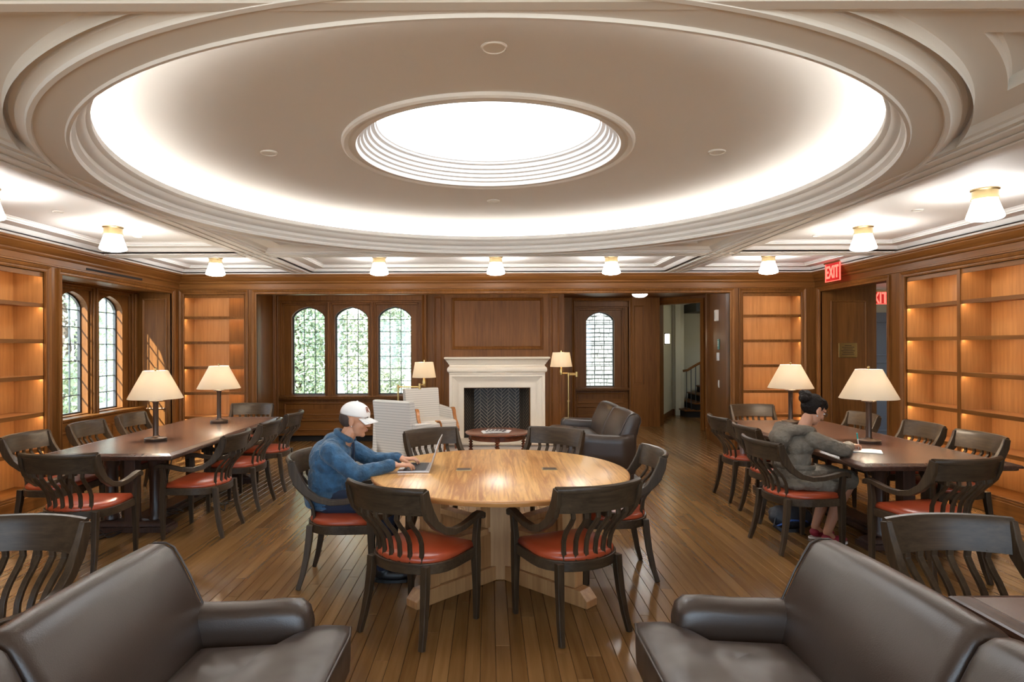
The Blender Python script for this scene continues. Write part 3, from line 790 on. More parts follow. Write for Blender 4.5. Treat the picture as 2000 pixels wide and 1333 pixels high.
CH = [
 (-.42, 3.68, -32, 'dark armchair with red seat, left of the two before the round oak table'),
 (.485, 3.71, 25, 'dark armchair with red seat, right of the two before the round oak table'),
 (-1.04, 4.43, -88, 'dark armchair that the person in the white cap sits on'),
 (.90, 4.54, 91, 'dark armchair at the right side of the round oak table, seen in profile'),
 (-.36, 5.46, -144, 'dark armchair behind the laptop on the far side of the round table'),
 (.45, 5.47, 146, 'dark armchair on the far side of the round table, before the brown sofa'),
 (-3.10, 4.77, 0, 'dark armchair with red seat at the near end of the left long table'),
 (-3.81, 5.50, -90, 'dark armchair on the window side of the long table, nearest the bookcase'),
 (-3.81, 6.33, -90, 'dark armchair on the window side of the long table, middle of three'),
 (-3.81, 7.12, -90, 'dark armchair on the window side of the long table, farthest of three'),
 (-2.55, 5.56, 90, 'dark armchair on the aisle side of the left long table, nearest of three'),
 (-2.56, 6.44, 90, 'dark armchair on the aisle side of the left long table, middle of three'),
 (-2.57, 7.27, 90, 'dark armchair on the aisle side of the left long table, farthest of three'),
 (-3.18, 8.07, 180, 'dark armchair at the far end of the left long table, before the corner bookcase'),
 (2.76, 6.70, -90, 'dark armchair on the aisle side of the right long table, holding a clear cup'),
 (2.74, 5.94, -90, 'dark armchair just behind the person in the grey coat'),
 (2.50, 5.10, -83, 'dark armchair that the person in the grey coat sits on'),
 (3.86, 6.90, 90, 'dark armchair on the bookcase side of the right long table, farthest of three'),
 (3.92, 6.03, 90, 'dark armchair on the bookcase side of the right long table, middle of three'),
 (3.90, 5.31, 90, 'dark armchair on the bookcase side of the right long table, nearest of three'),
 (3.35, 7.65, 180, 'dark armchair at the far end of the right long table, below a bookcase'),
 (3.14, 4.45, 12, 'dark armchair with red seat at the near end of the right long table, turned slightly'),
 (2.00, 2.42, 180, 'dark armchair in the foreground behind the brown sofa and the bordered table'),
 (-2.06, 2.46, 180, 'dark armchair cut by the left edge of the picture, behind a brown sofa'),
]
chairs = []
for i, (x, y, r, lab) in enumerate(CH):
    o = ch0 if i == 0 else copy_tree(ch0)
    chairs.append(place(o, x, y, r, lab))

# ------------------------------------------------------------------ long tables
def long_table(label, x0, x1, y0, y1, inset=False):
    cx_, cy_ = (x0+x1)/2, (y0+y1)/2; hx, hy = (x1-x0)/2, (y1-y0)/2
    R = thing('reading_table', label, 'table', (cx_, cy_, 0), 0, 'long dark reading tables')
    def rect(d, z): return [(-hx+d, -hy+d, z), (hx-d, -hy+d, z), (hx-d, hy-d, z), (-hx+d, hy-d, z)]
    mb = MB(); mb.loft([rect(.03, .694), rect(.02, .700), rect(.02, .716), rect(0, .716), rect(0, .732), rect(.006, .738), rect(.045, .750), rect(.047, .7485), rect(.05, .7485), rect(.052, .750)]); mb.build('table_top', 'table_wood', R)
    if inset:
        mb = MB(); mb.loft([rect(.16, .7495), rect(.16, .7512), rect(.165, .7516)]); mb.build('inset_panel', 'chair_wood', R)
    for s in (-1, 1):
        yy = s*(hy-.42)
        mb = MB(); mb.box((-.36, yy-.09, 0), (.36, yy+.09, .045)); 
        mb.loft([[(a, b_, z) for a, b_ in ((-.34+d, yy-.075+d*.3), (.34-d, yy-.075+d*.3), (.34-d, yy+.075-d*.3), (-.34+d, yy+.075-d*.3))] for d, z in ((0, .045), (0, .062), (.05, .085), (.10, .095))]); mb.build('foot', 'table_wood_z', R, bev=.004)
        mb = MB(); mb.box((-.40, yy-.07, .64), (.40, yy+.07, .696)); mb.build('bearer', 'table_wood_z', R, bev=.01)
        for q in (-.2, .2):
            mb = MB(); mb.lathe([(.05, .09), (.062, .10), (.062, .125), (.052, .14), (.052, .56), (.058, .575), (.066, .59), (.066, .62), (.075, .645)], (q, yy-s*.02), 20, True); mb.build('column', 'table_wood_z', R, auto=40)
        mb = MB(); mb.box((-.05, yy-.05, .09), (.05, yy+.05, .66)); mb.build('post', 'table_wood_z', R, bev=.006)
    mb = MB(); mb.box((-.13, -hy+.45, .02), (.13, hy-.45, .06)); mb.box((-.09, -hy+.45, .06), (.09, hy-.45, .085)); mb.build('stretcher', 'table_wood_z', R, bev=.004)
    return R
long_table('long dark reading table with two lamps beside the arched side windows', -3.77, -2.64, 5.17, 7.98)
long_table('long dark reading table where the person in the grey coat writes', 2.77, 3.97, 4.62, 7.45)
long_table('corner of a dark table with bordered top at the right edge of the picture', 1.65, 2.85, -.55, 2.24, True)

# ------------------------------------------------------------------ round oak table
rt = thing('round_table', 'round golden oak table in the middle of the room with crossed panel base', 'table', (.075, 4.468, 0))
mb = MB(); mb.lathe([(.0, .705), (.86, .705), (.88, .712), (.905, .735), (.91, .742), (.908, .748), (.902, .751), (.0, .751)], (0, 0), 96)
mb.build('table_top', 'oak', rt, auto=40)
MB().lathe([(.8995, .7155), (.913, .735), (.914, .742), (.911, .7485), (.9035, .7515)], (0, 0), 96).build('table_edge', 'oak_edge', rt, auto=50)
for ang in (45, 135, 225, 315):
    M = Matrix.Rotation(math.radians(ang), 4, 'Z')
    mb = MB(M); mb.box((.60, -.045, .10), (.70, .045, .70)); mb.build('end_post', 'oak_z', rt, bev=.006)
    mb = MB(M); mb.box((.05, -.03, .10), (.62, .03, .34)); mb.build('lower_panel', 'oak_z', rt, bev=.004)
    mb = MB(M); mb.box((.05, -.035, .62), (.66, .035, .704)); mb.build('top_rail', 'oak_z', rt, bev=.004)
    mb = MB(M); mb.box((.16, -.045, .33), (.61, .045, .375)); mb.build('mid_rail', 'oak_z', rt, bev=.006)
    mb = MB(M); mb.box((.12, -.028, .37), (.17, .028, .63)); mb.build('stile', 'oak_z', rt, bev=.004)
    mb = MB(M); mb.loft([[(x, -.055, z) for x, z in ((.05, 0), (.80, 0), (.80, .045), (.745, .10), (.05, .10))], [(x, .055, z) for x, z in ((.05, 0), (.80, 0), (.80, .045), (.745, .10), (.05, .10))]]); mb.build('foot', 'oak_z', rt, bev=.004)
mb = MB(); mb.box((-.11, -.11, 0), (.11, .11, .704)); mb.build('centre_post', 'oak_z', rt, bev=.008)
for x, y in ((-.26, .02), (.36, .03)):
    g = MB().box((x-.055, y-.045, .7505), (x+.055, y+.045, .7545)).build('power_hatch', 'aged_brass', rt, bev=.002)
    MB().box((x-.045, y-.034, .7545), (x+.045, y+.034, .756)).build('hatch_lid', 'bronze', g)

# ------------------------------------------------------------------ lamps
def table_lamp(label, x, y, power=16):
    R = thing('table_lamp', label, 'lamp', (x, y, .751), 0, 'table lamps with white cone shades')
    MB().lathe([(0, 0), (.095, 0), (.098, .006), (.098, .024), (.090, .030), (.045, .032), (.034, .040), (.030, .05)], (0, 0), 32).build('base', 'bronze', R, auto=40)
    MB().lathe([(.026, .04), (.024, .05), (.024, .355), (.027, .36), (.030, .37), (.058, .374), (.058, .382), (.022, .384)], (0, 0), 24).build('column', 'bronze', R, auto=40)
    MB().lathe([(.021, .38), (.021, .44), (.0, .442)], (0, 0), 20).build('candle_sleeve', 'white_plastic', R, auto=40)
    MB().lathe([(.242, .402), (.243, .404), (.108, .668), (.107, .666), (.241, .402)], (0, 0), 48).build('lamp_shade', 'lamp_linen', R, auto=60)
    MB().lathe([(.0, .664), (.010, .665), (.004, .675), (.012, .684), (.012, .692), (.0, .70)], (0, 0), 12).build('finial', 'aged_brass', R, auto=60)
    mb = MB()
    for a in range(3): mb.tube([(0, 0, .664), (.106*math.cos(a*2*PI/3), .106*math.sin(a*2*PI/3), .664)], .0025, 6)
    mb.tube([(0, 0, .44), (0, 0, .67)], .003, 6); mb.build('shade_fitter', 'aged_brass', R)
    MB().ell((0, 0, .515), (.028, .028, .04)).build('bulb', 'bulb', R, smooth=True)
    return R
table_lamp('white-shaded lamp on the left long table, the nearer of its two', -3.19, 5.95)
table_lamp('white-shaded lamp on the left long table, the farther of its two', -3.20, 7.37)
table_lamp('white-shaded lamp on the right long table in front of the plaque', 3.46, 5.67)
table_lamp('white-shaded lamp on the right long table behind the head of the writing person', 3.44, 7.10)
def floor_lamp(label, px, py, sx, sy, ztop, jx):
    R = thing('floor_lamp', label, 'lamp', (px, py, .012 if py < 9 else 0), 0, 'brass swing-arm floor lamps')
    dx, dy = sx-px, sy-py
    MB().lathe([(0, 0), (.13, 0), (.132, .01), (.12, .02), (.03, .03), (.018, .05)], (0, 0), 28).build('base', 'brass', R, auto=40)
    za = ztop-.335
    MB().lathe([(.013, .03), (.013, .80), (.020, .805), (.020, .83), (.011, .835), (.011, za+.01)], (0, 0), 16).build('pole', 'brass', R, auto=40)
    mb = MB(); mb.tube([(0, 0, za), (jx, -.02, za)], .010, 10); mb.tube([(jx, -.02, za+.02), (dx, dy, za+.02)], .010, 10); mb.lathe([(0, za-.03), (.018, za-.03), (.018, za+.045), (0, za+.045)], (jx, -.02), 14); mb.lathe([(0, za-.02), (.016, za-.02), (.016, za+.03), (0, za+.03)], (0, 0), 14); mb.build('swing_arm', 'brass', R, auto=40)
    mb = MB(); mb.lathe([(0, za-.005), (.018, za), (.024, za+.05), (.015, za+.09), (.012, za+.14), (.004, za+.15), (.003, ztop+.01), (.008, ztop+.015), (.008, ztop+.03), (0, ztop+.035)], (dx, dy), 14); mb.build('socket', 'brass', R, auto=40)
    MB().lathe([(.165, ztop-.215), (.166, ztop-.213), (.128, ztop), (.127, ztop-.002), (.164, ztop-.215)], (dx, dy), 40).build('lamp_shade', 'lamp_linen', R, auto=60)
    MB().ell((dx, dy, ztop-.11), (.022, .022, .035)).build('bulb', 'bulb_small', R, smooth=True)
floor_lamp('brass floor lamp with white drum shade behind the striped armchairs', -1.25, 8.55, -.91, 8.72, 1.41, .30)
floor_lamp('brass floor lamp with drum shade between the fireplace and the brown sofa', 1.19, 9.32, 1.085, 9.36, 1.545, .12)

# ------------------------------------------------------------------ leather sofas
def rounded_loft(mb, prof, stations):
    """prof: closed (y,z) list; stations: (x, shrink)"""
    cy_ = sum(p[0] for p in prof)/len(prof); cz_ = sum(p[1] for p in prof)/len(prof)
    mb.loft([[(x, y+(cy_-y)*0, z) if d == 0 else (x, y - d*(y-cy_)/max(.001, math.hypot(y-cy_, z-cz_)), z - d*(z-cz_)/max(.001, math.hypot(y-cy_, z-cz_))) for y, z in prof] for x, d in stations])
def make_sofa():
    R = thing('leather_sofa', '', 'sofa', group='brown leather two-seat sofas')
    HL = .87
    MB().box((-HL+.03, -.40, .14), (HL-.03, .33, .34)).build('base', 'leather', R, bev=.03, seg=3)
    backp = [(-.14, .34), (-.155, .45), (-.19, .60), (-.245, .72), (-.285, .79), (-.315, .835), (-.35, .853), (-.395, .852), (-.43, .835), (-.452, .80), (-.455, .76), (-.435, .70), (-.415, .60), (-.405, .45), (-.40, .30), (-.39, .18), (-.30, .18)]
    for s in (-1, 1):
        a, b_ = (.004, HL-.015)
        st = [(s*a, .035), (s*(a+.006), .018), (s*(a+.02), .006), (s*(a+.05), 0), (s*(a+.25), -.008), (s*(a+.5), -.008), (s*(b_-.05), 0), (s*(b_-.015), .012), (s*b_, .03)]
        if s < 0: st = st[::-1]
        mb = MB(); rounded_loft(mb, backp, st); mb.build('back_cushion', 'leather', R, smooth=True)
        # piping round the outer edge of the back
        xe = s*(HL-.021); cy_ = sum(p[0] for p in backp)/len(backp); cz_ = sum(p[1] for p in backp)/len(backp)
        pp = [(xe, y-.009*(y-cy_)/math.hypot(y-cy_, z-cz_), z-.009*(z-cz_)/math.hypot(y-cy_, z-cz_)) for y, z in backp[1:13]]
        MB().tube(pp, .005, 6).build('piping', 'leather', R, smooth=True)
        # arm
        ap = [(-.075, .16), (-.080, .40), (-.088, .52), (-.085, .575), (-.065, .605), (-.03, .618), (.01, .615), (.04, .60), (.058, .57), (.06, .52), (.055, .40), (.05, .16)]
        sts = []
        for y, d, dz in ((-.36, 0, .0), (-.2, 0, -.018), (.0, 0, -.012), (.12, 0, .0), (.20, .004, .004), (.235, .02, -.004), (.25, .045, -.02)):
            cxx = sum(p[0] for p in ap)/len(ap); czz = sum(p[1] for p in ap)/len(ap)
            ring = []
            for x, z in ap:
                q = math.hypot(x-cxx, z-czz); x2, z2 = x-d*(x-cxx)/q, z-d*(z-czz)/q
                ring.append((s*(HL-.045)-s*x2*1.0, y, z2 + (dz if z > .3 else 0)))
            sts.append(ring if s > 0 else ring)
        mb = MB(); mb.loft(sts); mb.build('arm', 'leather', R, smooth=True)
        # T-shaped seat cushion
        xi, xo = .004, HL-.155
        def tee(d):
            p = [(xi+d, -.15+d), (xo-d, -.15+d), (xo-d, .245+d*.4), (HL-d, .265+d), (HL+.02-d, .30), (HL+.015-d, .395-d), (HL-.06, .41-d), (xi+.06, .415-d), (xi+d, .40-d)]
            return [(s*x, y) for x, y in p]
        base_p = tee(0); gx = sum(p[0] for p in base_p)/len(base_p); gy = .12
        def sc(k, z): return [(gx+(x-gx)*k, gy+(y-gy)*k, z - (.02 if y < 0 else 0)) for x, y in base_p]
        rg = [sc(.97, .335), sc(1, .345), sc(1.006, .41), sc(1, .480), sc(.985, .492), sc(.95, .501), sc(.85, .512), sc(.6, .520), sc(.3, .523), sc(.05, .524)]
        mb = MB(); mb.loft(rg if s > 0 else [list(reversed(r)) for r in rg]); c = mb.build('seat_cushion', 'leather_seat', R, auto=50)
        q = [sc(1.004, .484)[i % len(base_p)] for i in range(len(base_p)+1)]
        MB().tube(q, .006, 6).build('piping', 'leather', c, smooth=True)
        # feet, each its own mesh
        for y in (-.36, .27): MB().lathe([(.018, 0), (.030, .10), (.030, .15)], (s*(HL-.10), y), 12, True).build('foot', 'table_wood_z', R)
    return R
so = make_sofa()
place(so, 1.015, 1.70, 91, 'brown leather sofa in the foreground at the right, its back to a table')
s2 = copy_tree(so); place(s2, -.985, 1.68, -91, 'brown leather sofa in the foreground at the left edge')
s3 = copy_tree(so); place(s3, 1.28, 8.0, 91, 'brown leather sofa beside the fireplace', .012)

# ------------------------------------------------------------------ striped armchairs
def make_easy():
    R = thing('upholstered_armchair', '', 'armchair', group='striped upholstered armchairs by the fireplace')
    f = 'stripe_cloth'
    bp = [(-.23, .30), (-.25, .45), (-.30, .70), (-.335, .92), (-.35, .94), (-.43, .94), (-.445, .925), (-.42, .70), (-.39, .45), (-.37, .18), (-.25, .18)]
    mb = MB(); mb.loft([[(x*(1 if z < .6 else 1+.06*(z-.6)), y, z) for y, z in bp] for x in (-.30, -.29, -.1, .1, .29, .30)]); mb.build('backrest', f, R, bev=.018, seg=3)
    MB().box((-.29, -.25, .32), (.29, .33, .47)).build('seat_cushion', f, R, bev=.035, seg=4)
    MB().box((-.31, -.34, .19), (.31, .31, .315)).build('seat_base', f, R, bev=.012)
    MB().box((-.315, .27, .235), (.315, .325, .30)).build('front_rail', 'amber_wood', R, bev=.006)
    for s in (-1, 1):
        ap = [(-.40, .20), (.20, .20), (.18, .50), (.13, .62), (-.38, .66)]
        mb = MB(); mb.loft([[(s*x, y, z) for y, z in ap] for x in ((.285, .36) if s > 0 else (.36, .285))]); a = mb.build('arm', f, R, bev=.018, seg=3)
        mb = MB(); mb.board([(s*.322, .10, .645), (s*.322, .14, .64), (s*.322, .17, .60), (s*.322, .185, .53), (s*.322, .215, .46), (s*.322, .265, .40), (s*.322, .29, .34), (s*.322, .295, .28)], [.06, .062, .06, .055, .05, .05, .05, .055], [.012, .022, .026, .026, .026, .026, .028, .032]); mb.build('arm_front', 'amber_wood', R, bev=.006)
        MB().lathe([(.012, 0), (.018, .02), (.022, .10), (.018, .12), (.028, .14), (.028, .24)], (s*.29, .285), 12, True).build('leg', 'red_wood', R, auto=40)
        mb = MB(); mb.board([(s*.27, -.40, 0), (s*.27, -.37, .1), (s*.27, -.34, .2)], [.03, .036, .04], [.03, .036, .04]); mb.build('leg', 'red_wood', R)
    return R
e0 = make_easy(); place(e0, -1.02, 8.28, -32, 'striped upholstered armchair with its back to the room, before the fireplace', .012)
e1 = copy_tree(e0); place(e1, -.93, 10.0, -148, 'striped upholstered armchair facing the room, left of the fireplace', .012)

# ------------------------------------------------------------------ coffee table, papers, rug
ct = thing('coffee_table', 'low round red-brown table with spool-turned legs before the fireplace', 'table', (.11, 8.75, .012))
MB().lathe([(0, .405), (.43, .405), (.445, .412), (.45, .42), (.445, .428), (.43, .432), (0, .432)], (0, 0), 56).build('table_top', 'red_wood', ct, auto=40)
MB().lathe([(.365, .335), (.385, .335), (.385, .405), (.365, .405), (.365, .335)], (0, 0), 48).build('apron', 'red_wood', ct, auto=30)
for a in (-90, 0, 90, 180):
    a = math.radians(a); p = [(.02, 0), (.024, .03), (.016, .05)]
    z = .06
    while z < .32: p += [(.016, z), (.032, z+.012), (.032, z+.018), (.016, z+.03)]; z += .036
    p += [(.030, .335), (.030, .40)]
    MB().lathe(p, (.37*math.cos(a), .37*math.sin(a)), 14, True).build('leg', 'red_wood', ct, auto=30)
MB().lathe([(0, .09), (.36, .09), (.37, .10), (.36, .11), (0, .11)], (0, 0), 48).build('lower_shelf', 'red_wood', ct, auto=40)
for k, (dx, dy, rz, w, h, lab) in enumerate(((-.02, -.02, 8, .34, .26, 'folded newspaper lying undermost on the coffee table'), (.02, .02, -10, .33, .25, 'open newspaper lying on top on the coffee table'))):
    R = thing('newspaper', lab, 'newspaper', (.09+dx, 8.68+dy, .4445+k*.010), rz, 'papers on the coffee table')
    mb = MB(); n = 8
    for q in range(3):
        rg = []
        for i in range(n+1):
            u = i/n; x = -w/2+w*u+.012*q; zz = .003*q + .006*math.sin(u*PI*1.0+q)
            rg.append([(x, -h/2+.008*q, zz), (x, h/2-.01*q, zz), (x, h/2-.01*q, zz+.002), (x, -h/2+.008*q, zz+.002)])
        mb.loft(rg)
    mb.build('pages', 'paper', R)
    mb = MB()
    for i in range(5): mb.box((-.13+.055*i, -.09, .0155), (-.09+.055*i, .06, .0165))
    mb.box((-.12, .075, .0155), (.06, .095, .0165)); mb.build('print', 'ink', R)
rg = thing('rug', 'pale rug with grey border under the coffee table and armchairs', 'rug', (-.02, 8.7, 0))
MB().box((-1.75, -1.35, .001), (1.75, 1.35, .011)).build('pile', 'rug', rg)
mb = MB(); mb.box((-1.87, -1.47, .001), (1.87, -1.35, .012)); mb.box((-1.87, 1.35, .001), (1.87, 1.47, .012)); mb.box((-1.87, -1.35, .001), (-1.75, 1.35, .012)); mb.box((1.75, -1.35, .001), (1.87, 1.35, .012)); mb.build('border', 'rug_border', rg)

# ------------------------------------------------------------------ ceiling lights and discs
def flush_light(label, x, y, z=2.83):
    R = thing('ceiling_light', label, 'ceiling light', (x, y, z), 0, 'flush lights with brass collars')
    MB().lathe([(0, 0), (.094, 0), (.094, -.008), (.086, -.016), (.083, -.055), (.088, -.068), (.090, -.078), (.082, -.080)], (0, 0), 36).build('collar', 'aged_brass', R, auto=40)
    MB().lathe([(.078, -.070), (.080, -.085), (.119, -.205), (.121, -.213), (.115, -.224), (.09, -.234), (.05, -.242), (0, -.244)], (0, 0), 40).build('shade', 'milk_glass', R, auto=50)
    return R
for x, y, lab in ((-3.63, 8.27, 'flush ceiling light in the far left corner, above the corner bookcase'), (-1.455, 8.27, 'flush ceiling light above the three-light window'), (.095, 8.27, 'flush ceiling light above the fireplace'),
                  (1.63, 8.27, 'flush ceiling light above the sofa by the fireplace'), (3.72, 8.27, 'flush ceiling light in the far right corner beside the red sign'),
                  (-3.70, 6.13, 'flush ceiling light over the left long table'), (3.77, 6.26, 'flush ceiling light over the right long table, the farther one'),
                  (3.80, 4.76, 'flush ceiling light nearest the right edge, the largest in view'), (-3.72, 4.60, 'flush ceiling light cut by the left edge of the picture')):
    flush_light(lab, x, y)
def disc(label, x, y, z, r=.06, tilt=0):
    R = thing('ceiling_disc', label, 'ceiling disc', (x, y, z), 0, 'small white ceiling discs')
    MB().lathe([(0, -.004), (r*.86, -.004), (r*.9, -.008), (r, -.006), (r, .004)], (0, 0), 28).build('cover', 'white_plastic', R, auto=30)
    MB().lathe([(r*1.0, -.002), (r*1.06, -.002), (r*1.08, .006)], (0, 0), 28).build('rim', 'plaster', R)
    return R
def dz(x, y):
    r = math.hypot(x-RC[0], y-RC[1]); s = (2.765-r)/(2.765-1.05); return 2.95 + .155*math.sin(PI/2*s)**.85 - .003
for x, y, lab in ((.03, 3.00, 'largest white disc on the dome, before the skylight'), (-1.63, 4.62, 'white disc on the dome left of the skylight'), (1.70, 4.62, 'white disc on the dome right of the skylight'), (.05, 6.20, 'white disc on the dome behind the skylight')):
    disc(lab, x, y, dz(x, y))
for x, y, lab in ((-3.75, 5.42, 'small white disc on the left coffer, nearer'), (-3.75, 6.65, 'small white disc on the left coffer beyond the flush light'), (3.78, 5.48, 'small white disc between the two flush lights at the right'), (3.55, 6.72, 'small white disc on the right coffer beyond the flush light')):
    disc(lab, x, y, 2.829, .045)
R = thing('dome_light', 'glowing dome light on the ceiling of the alcove by the stair door', 'ceiling light', (2.78, 11.45, 2.62))
MB().lathe([(0, 0), (.15, 0), (.15, -.02), (.14, -.03)], (0, 0), 32).build('rim', 'aged_brass', R, auto=40)
MB().lathe([(.14, -.02), (.13, -.05), (.09, -.075), (.04, -.087), (0, -.09)], (0, 0), 32).build('shade', 'milk_glass', R, auto=60)
# ------------------------------------------------------------------ people
BAKE = bpy.data.scenes.new('bake')
def evaluated(o):
    BAKE.collection.objects.link(o)
    with bpy.context.temp_override(scene=BAKE, view_layer=BAKE.view_layers[0]):
        dg = bpy.context.evaluated_depsgraph_get(); dg.update()
        return bpy.data.meshes.new_from_object(o.evaluated_get(dg))
def bake(name, mb, mat, parent, voxel=.006, it=4, noise_amp=0, fac=.5):
    me = mb.mesh(name + '_tmp'); o = bpy.data.objects.new('tmp', me)
    r = o.modifiers.new('r', 'REMESH'); r.mode = 'VOXEL'; r.voxel_size = voxel; r.use_smooth_shade = True
    s = o.modifiers.new('s', 'SMOOTH'); s.factor = fac; s.iterations = it
    m2 = evaluated(o); m2.name = name
    bpy.data.objects.remove(o, do_unlink=True); bpy.data.meshes.remove(me)
    if noise_amp:
        cs = [v.co.copy() for v in m2.vertices]; ns = [v.vector.copy() for v in m2.vertex_normals]; out = []
        for c, nn in zip(cs, ns):
            n = noise.noise(c*22)*.6 + noise.noise(c*47)*.4
            out.extend(c + nn*n*noise_amp)
        m2.vertices.foreach_set('co', out); m2.update()
    m2.materials.clear(); m2.materials.append(MAT[mat])
    m2.polygons.foreach_set('use_smooth', [True]*len(m2.polygons))
    return link(name, m2, parent)
def lettering(name, body, size, extrude, mat, parent, offset=0):
    c = bpy.data.curves.new(name, 'FONT'); c.body = body; c.size = size; c.extrude = extrude; c.align_x = 'CENTER'; c.align_y = 'CENTER'; c.offset = offset
    o = bpy.data.objects.new('tmp', c); m2 = evaluated(o); bpy.data.objects.remove(o, do_unlink=True)
    m2.name = name; m2.materials.clear(); m2.materials.append(MAT[mat])
    return link(name, m2, parent)
def xf(M, p): return tuple(M @ Vector(p))
def hand(mb, wrist, fwd, thumb_side, drop=.02, grip=False):
    """palm, four unequal fingers with knuckle bends, thumb from the side of the palm"""
    f = Vector(fwd).normalized(); up = Vector((0, 0, 1)); s = up.cross(f).normalized()*thumb_side; u = f.cross(s).normalized()
    if u.z < 0: u = -u
    W = Vector(wrist)
    P = lambda a, b_, c: tuple(W + f*a + s*b_ + u*c)
    mb.caps(P(-.06, 0, 0), P(.01, 0, 0), .026, .026)
    for b_ in (-.026, -.009, .009, .026): mb.caps(P(.012, b_*.7, 0), P(.072, b_, .002), .014, .0115, 10)
    lens = (.74, .93, 1.0, .90)
    for k, b_ in enumerate((-.031, -.0105, .0105, .031)):
        L = lens[k]
        if grip:
            pts = [P(.074, b_*.8, .002), P(.074+.034*L, b_*.72, -.004), P(.074+.045*L, b_*.6, -.028), P(.074+.028*L, b_*.55, -.045)]
        else:
            pts = [P(.074, b_, .003), P(.074+.040*L, b_*1.1, .006), P(.074+.064*L, b_*1.14, -.006), P(.074+.074*L, b_*1.16, -drop)]
        mb.chain(pts, [.0098, .0088, .0080, .0068], 10)
    if grip: pts = [P(.015, .026, -.004), P(.048, .044, -.016), P(.082, .034, -.024), P(.100, .022, -.026)]
    else: pts = [P(.012, .026, -.002), P(.042, .047, -.008), P(.068, .052, -.012), P(.088, .048, -drop*.9)]
    mb.chain(pts, [.0150, .0115, .0095, .0078], 10)
def head(mb, MH, k=1.0):
    E = lambda c, r: mb.ell(xf(MH, c), tuple(q*k for q in r), MH.to_3x3())
    E((-.012, 0, .030), (.098, .076, .094)); E((.032, 0, -.018), (.060, .061, .088)); E((.036, 0, -.068), (.048, .050, .042)); E((.070, 0, -.092), (.020, .024, .018))
    E((.070, 0, .036), (.024, .054, .016)); E((.066, .038, -.022), (.022, .020, .022)); E((.066, -.038, -.022), (.022, .020, .022))
    mb.caps(xf(MH, (.088, 0, .018)), xf(MH, (.110, 0, -.020)), .0085, .0125, 10); E((.100, .010, -.026), (.010, .009, .007)); E((.100, -.010, -.026), (.010, .009, .007))
    E((.088, 0, -.050), (.014, .024, .0075)); E((.086, 0, -.062), (.014, .021, .0075))
    for s in (-1, 1):
        E((-.008, s*.077, -.002), (.021, .009, .033)); E((-.014, s*.083, .008), (.014, .006, .020)); E((-.004, s*.079, -.030), (.010, .008, .010))
def face_parts(R, MH, glasses=False):
    for s in (-1, 1):
        MB().ell(xf(MH, (.083, s*.030, .014)), (.008, .013, .007), MH.to_3x3(), 14, 8).build('eye', 'eye_white', R, smooth=True)
        MB().ell(xf(MH, (.0885, s*.030, .013)), (.004, .006, .006), MH.to_3x3(), 12, 8).build('iris', 'black', R, smooth=True)
        mb = MB(); mb.tube([xf(MH, (.080, s*.050, .036)), xf(MH, (.092, s*.034, .043)), xf(MH, (.096, s*.014, .040))], [.003, .0045, .003], 6); mb.build('eyebrow', 'hair', R)
    MB().ell(xf(MH, (.0965, 0, -.0505)), (.0075, .021, .0048), MH.to_3x3(), 14, 8).build('lip', 'lip', R, smooth=True)
    MB().ell(xf(MH, (.0950, 0, -.0605)), (.0075, .018, .0052), MH.to_3x3(), 14, 8).build('lip', 'lip', R, smooth=True)

# --- person in white cap, typing
O1 = (-1.15, 4.47, 0)
MH = Matrix.Translation((.185, 0, 1.112)) @ Matrix.Rotation(math.radians(10), 4, 'Y')
mb = MB(); head(mb, MH)
mb.caps((.155, 0, 1.04), (.09, 0, .93), .054, .060)
mb.chain([(.0, 0, .57), (.03, 0, .72), (.04, 0, .86)], [.11, .11, .10])
for s, sh, el, wr in ((-1, (.05, -.17, .89), (.24, -.225, .765), (.475, -.075, .805)), (1, (.05, .17, .89), (.27, .26, .775), (.485, .185, .805))):
    mb.chain([sh, el, wr], [.05, .04, .027])
    mb.chain([(0, s*.09, .56), (.44, s*.12, .545), (.40, s*.12, .12)], [.07, .055, .04])
hand(mb, (.475, -.075, .803), (1, .12, -.06), 1, drop=.024)
hand(mb, (.485, .185, .803), (1, -.12, -.06), -1, drop=.024)
man = bake('person', mb, 'skin_man', None, .0045, 3)
man.location = O1
tag(man, 'seated person in white cap and blue denim shirt typing on a laptop', 'person')
face_parts(man, MH)
mb = MB()
mb.ell((-.01, 0, .575), (.168, .195, .115)); mb.ell((.0, 0, .70), (.150, .178, .16)); mb.ell((.02, 0, .83), (.132, .188, .14)); mb.ell((-.025, 0, .83), (.115, .165, .15))
mb.caps((.040, -.145, .925), (.040, .145, .925), .072, .072)
mb.ell((.05, 0, .965), (.095, .115, .065)); mb.ell((.03, 0, .89), (.135, .18, .09))
for s, sh, el, wr in ((-1, (.050, -.180, .915), (.24, -.228, .768), (.445, -.092, .803)), (1, (.050, .180, .915), (.27, .262, .778), (.455, .192, .803))):
    mb.chain([sh, el, wr], [.074, .060, .044]); 
    v = (Vector(wr)-Vector(el)).normalized(); mb.caps(tuple(Vector(wr)-v*.035), tuple(Vector(wr)+v*.004), .047, .047)
mb.ell((-.01, 0, .525), (.160, .185, .045)); mb.ell((.10, 0, .54), (.09, .18, .05))
shirt = bake('denim_shirt', mb, 'denim_shirt', man, .007, 3, .0055)
mb = MB()
for i in range(11):
    a = math.radians(40 + 280*i/10); 
cring = []
for i in range(13):
    a = math.radians(25 + 310*i/12); cring.append((.118 + .066*math.cos(a), .070*math.sin(a), 1.000 - .036*math.cos(a)))
mb.board(cring, .012, .045, (0, 0, 1)); 
mb = MB(); mb.tube(cring, [.012]+[.022]*11+[.012], 8); mb.build('collar', 'denim_shirt', shirt, smooth=True)
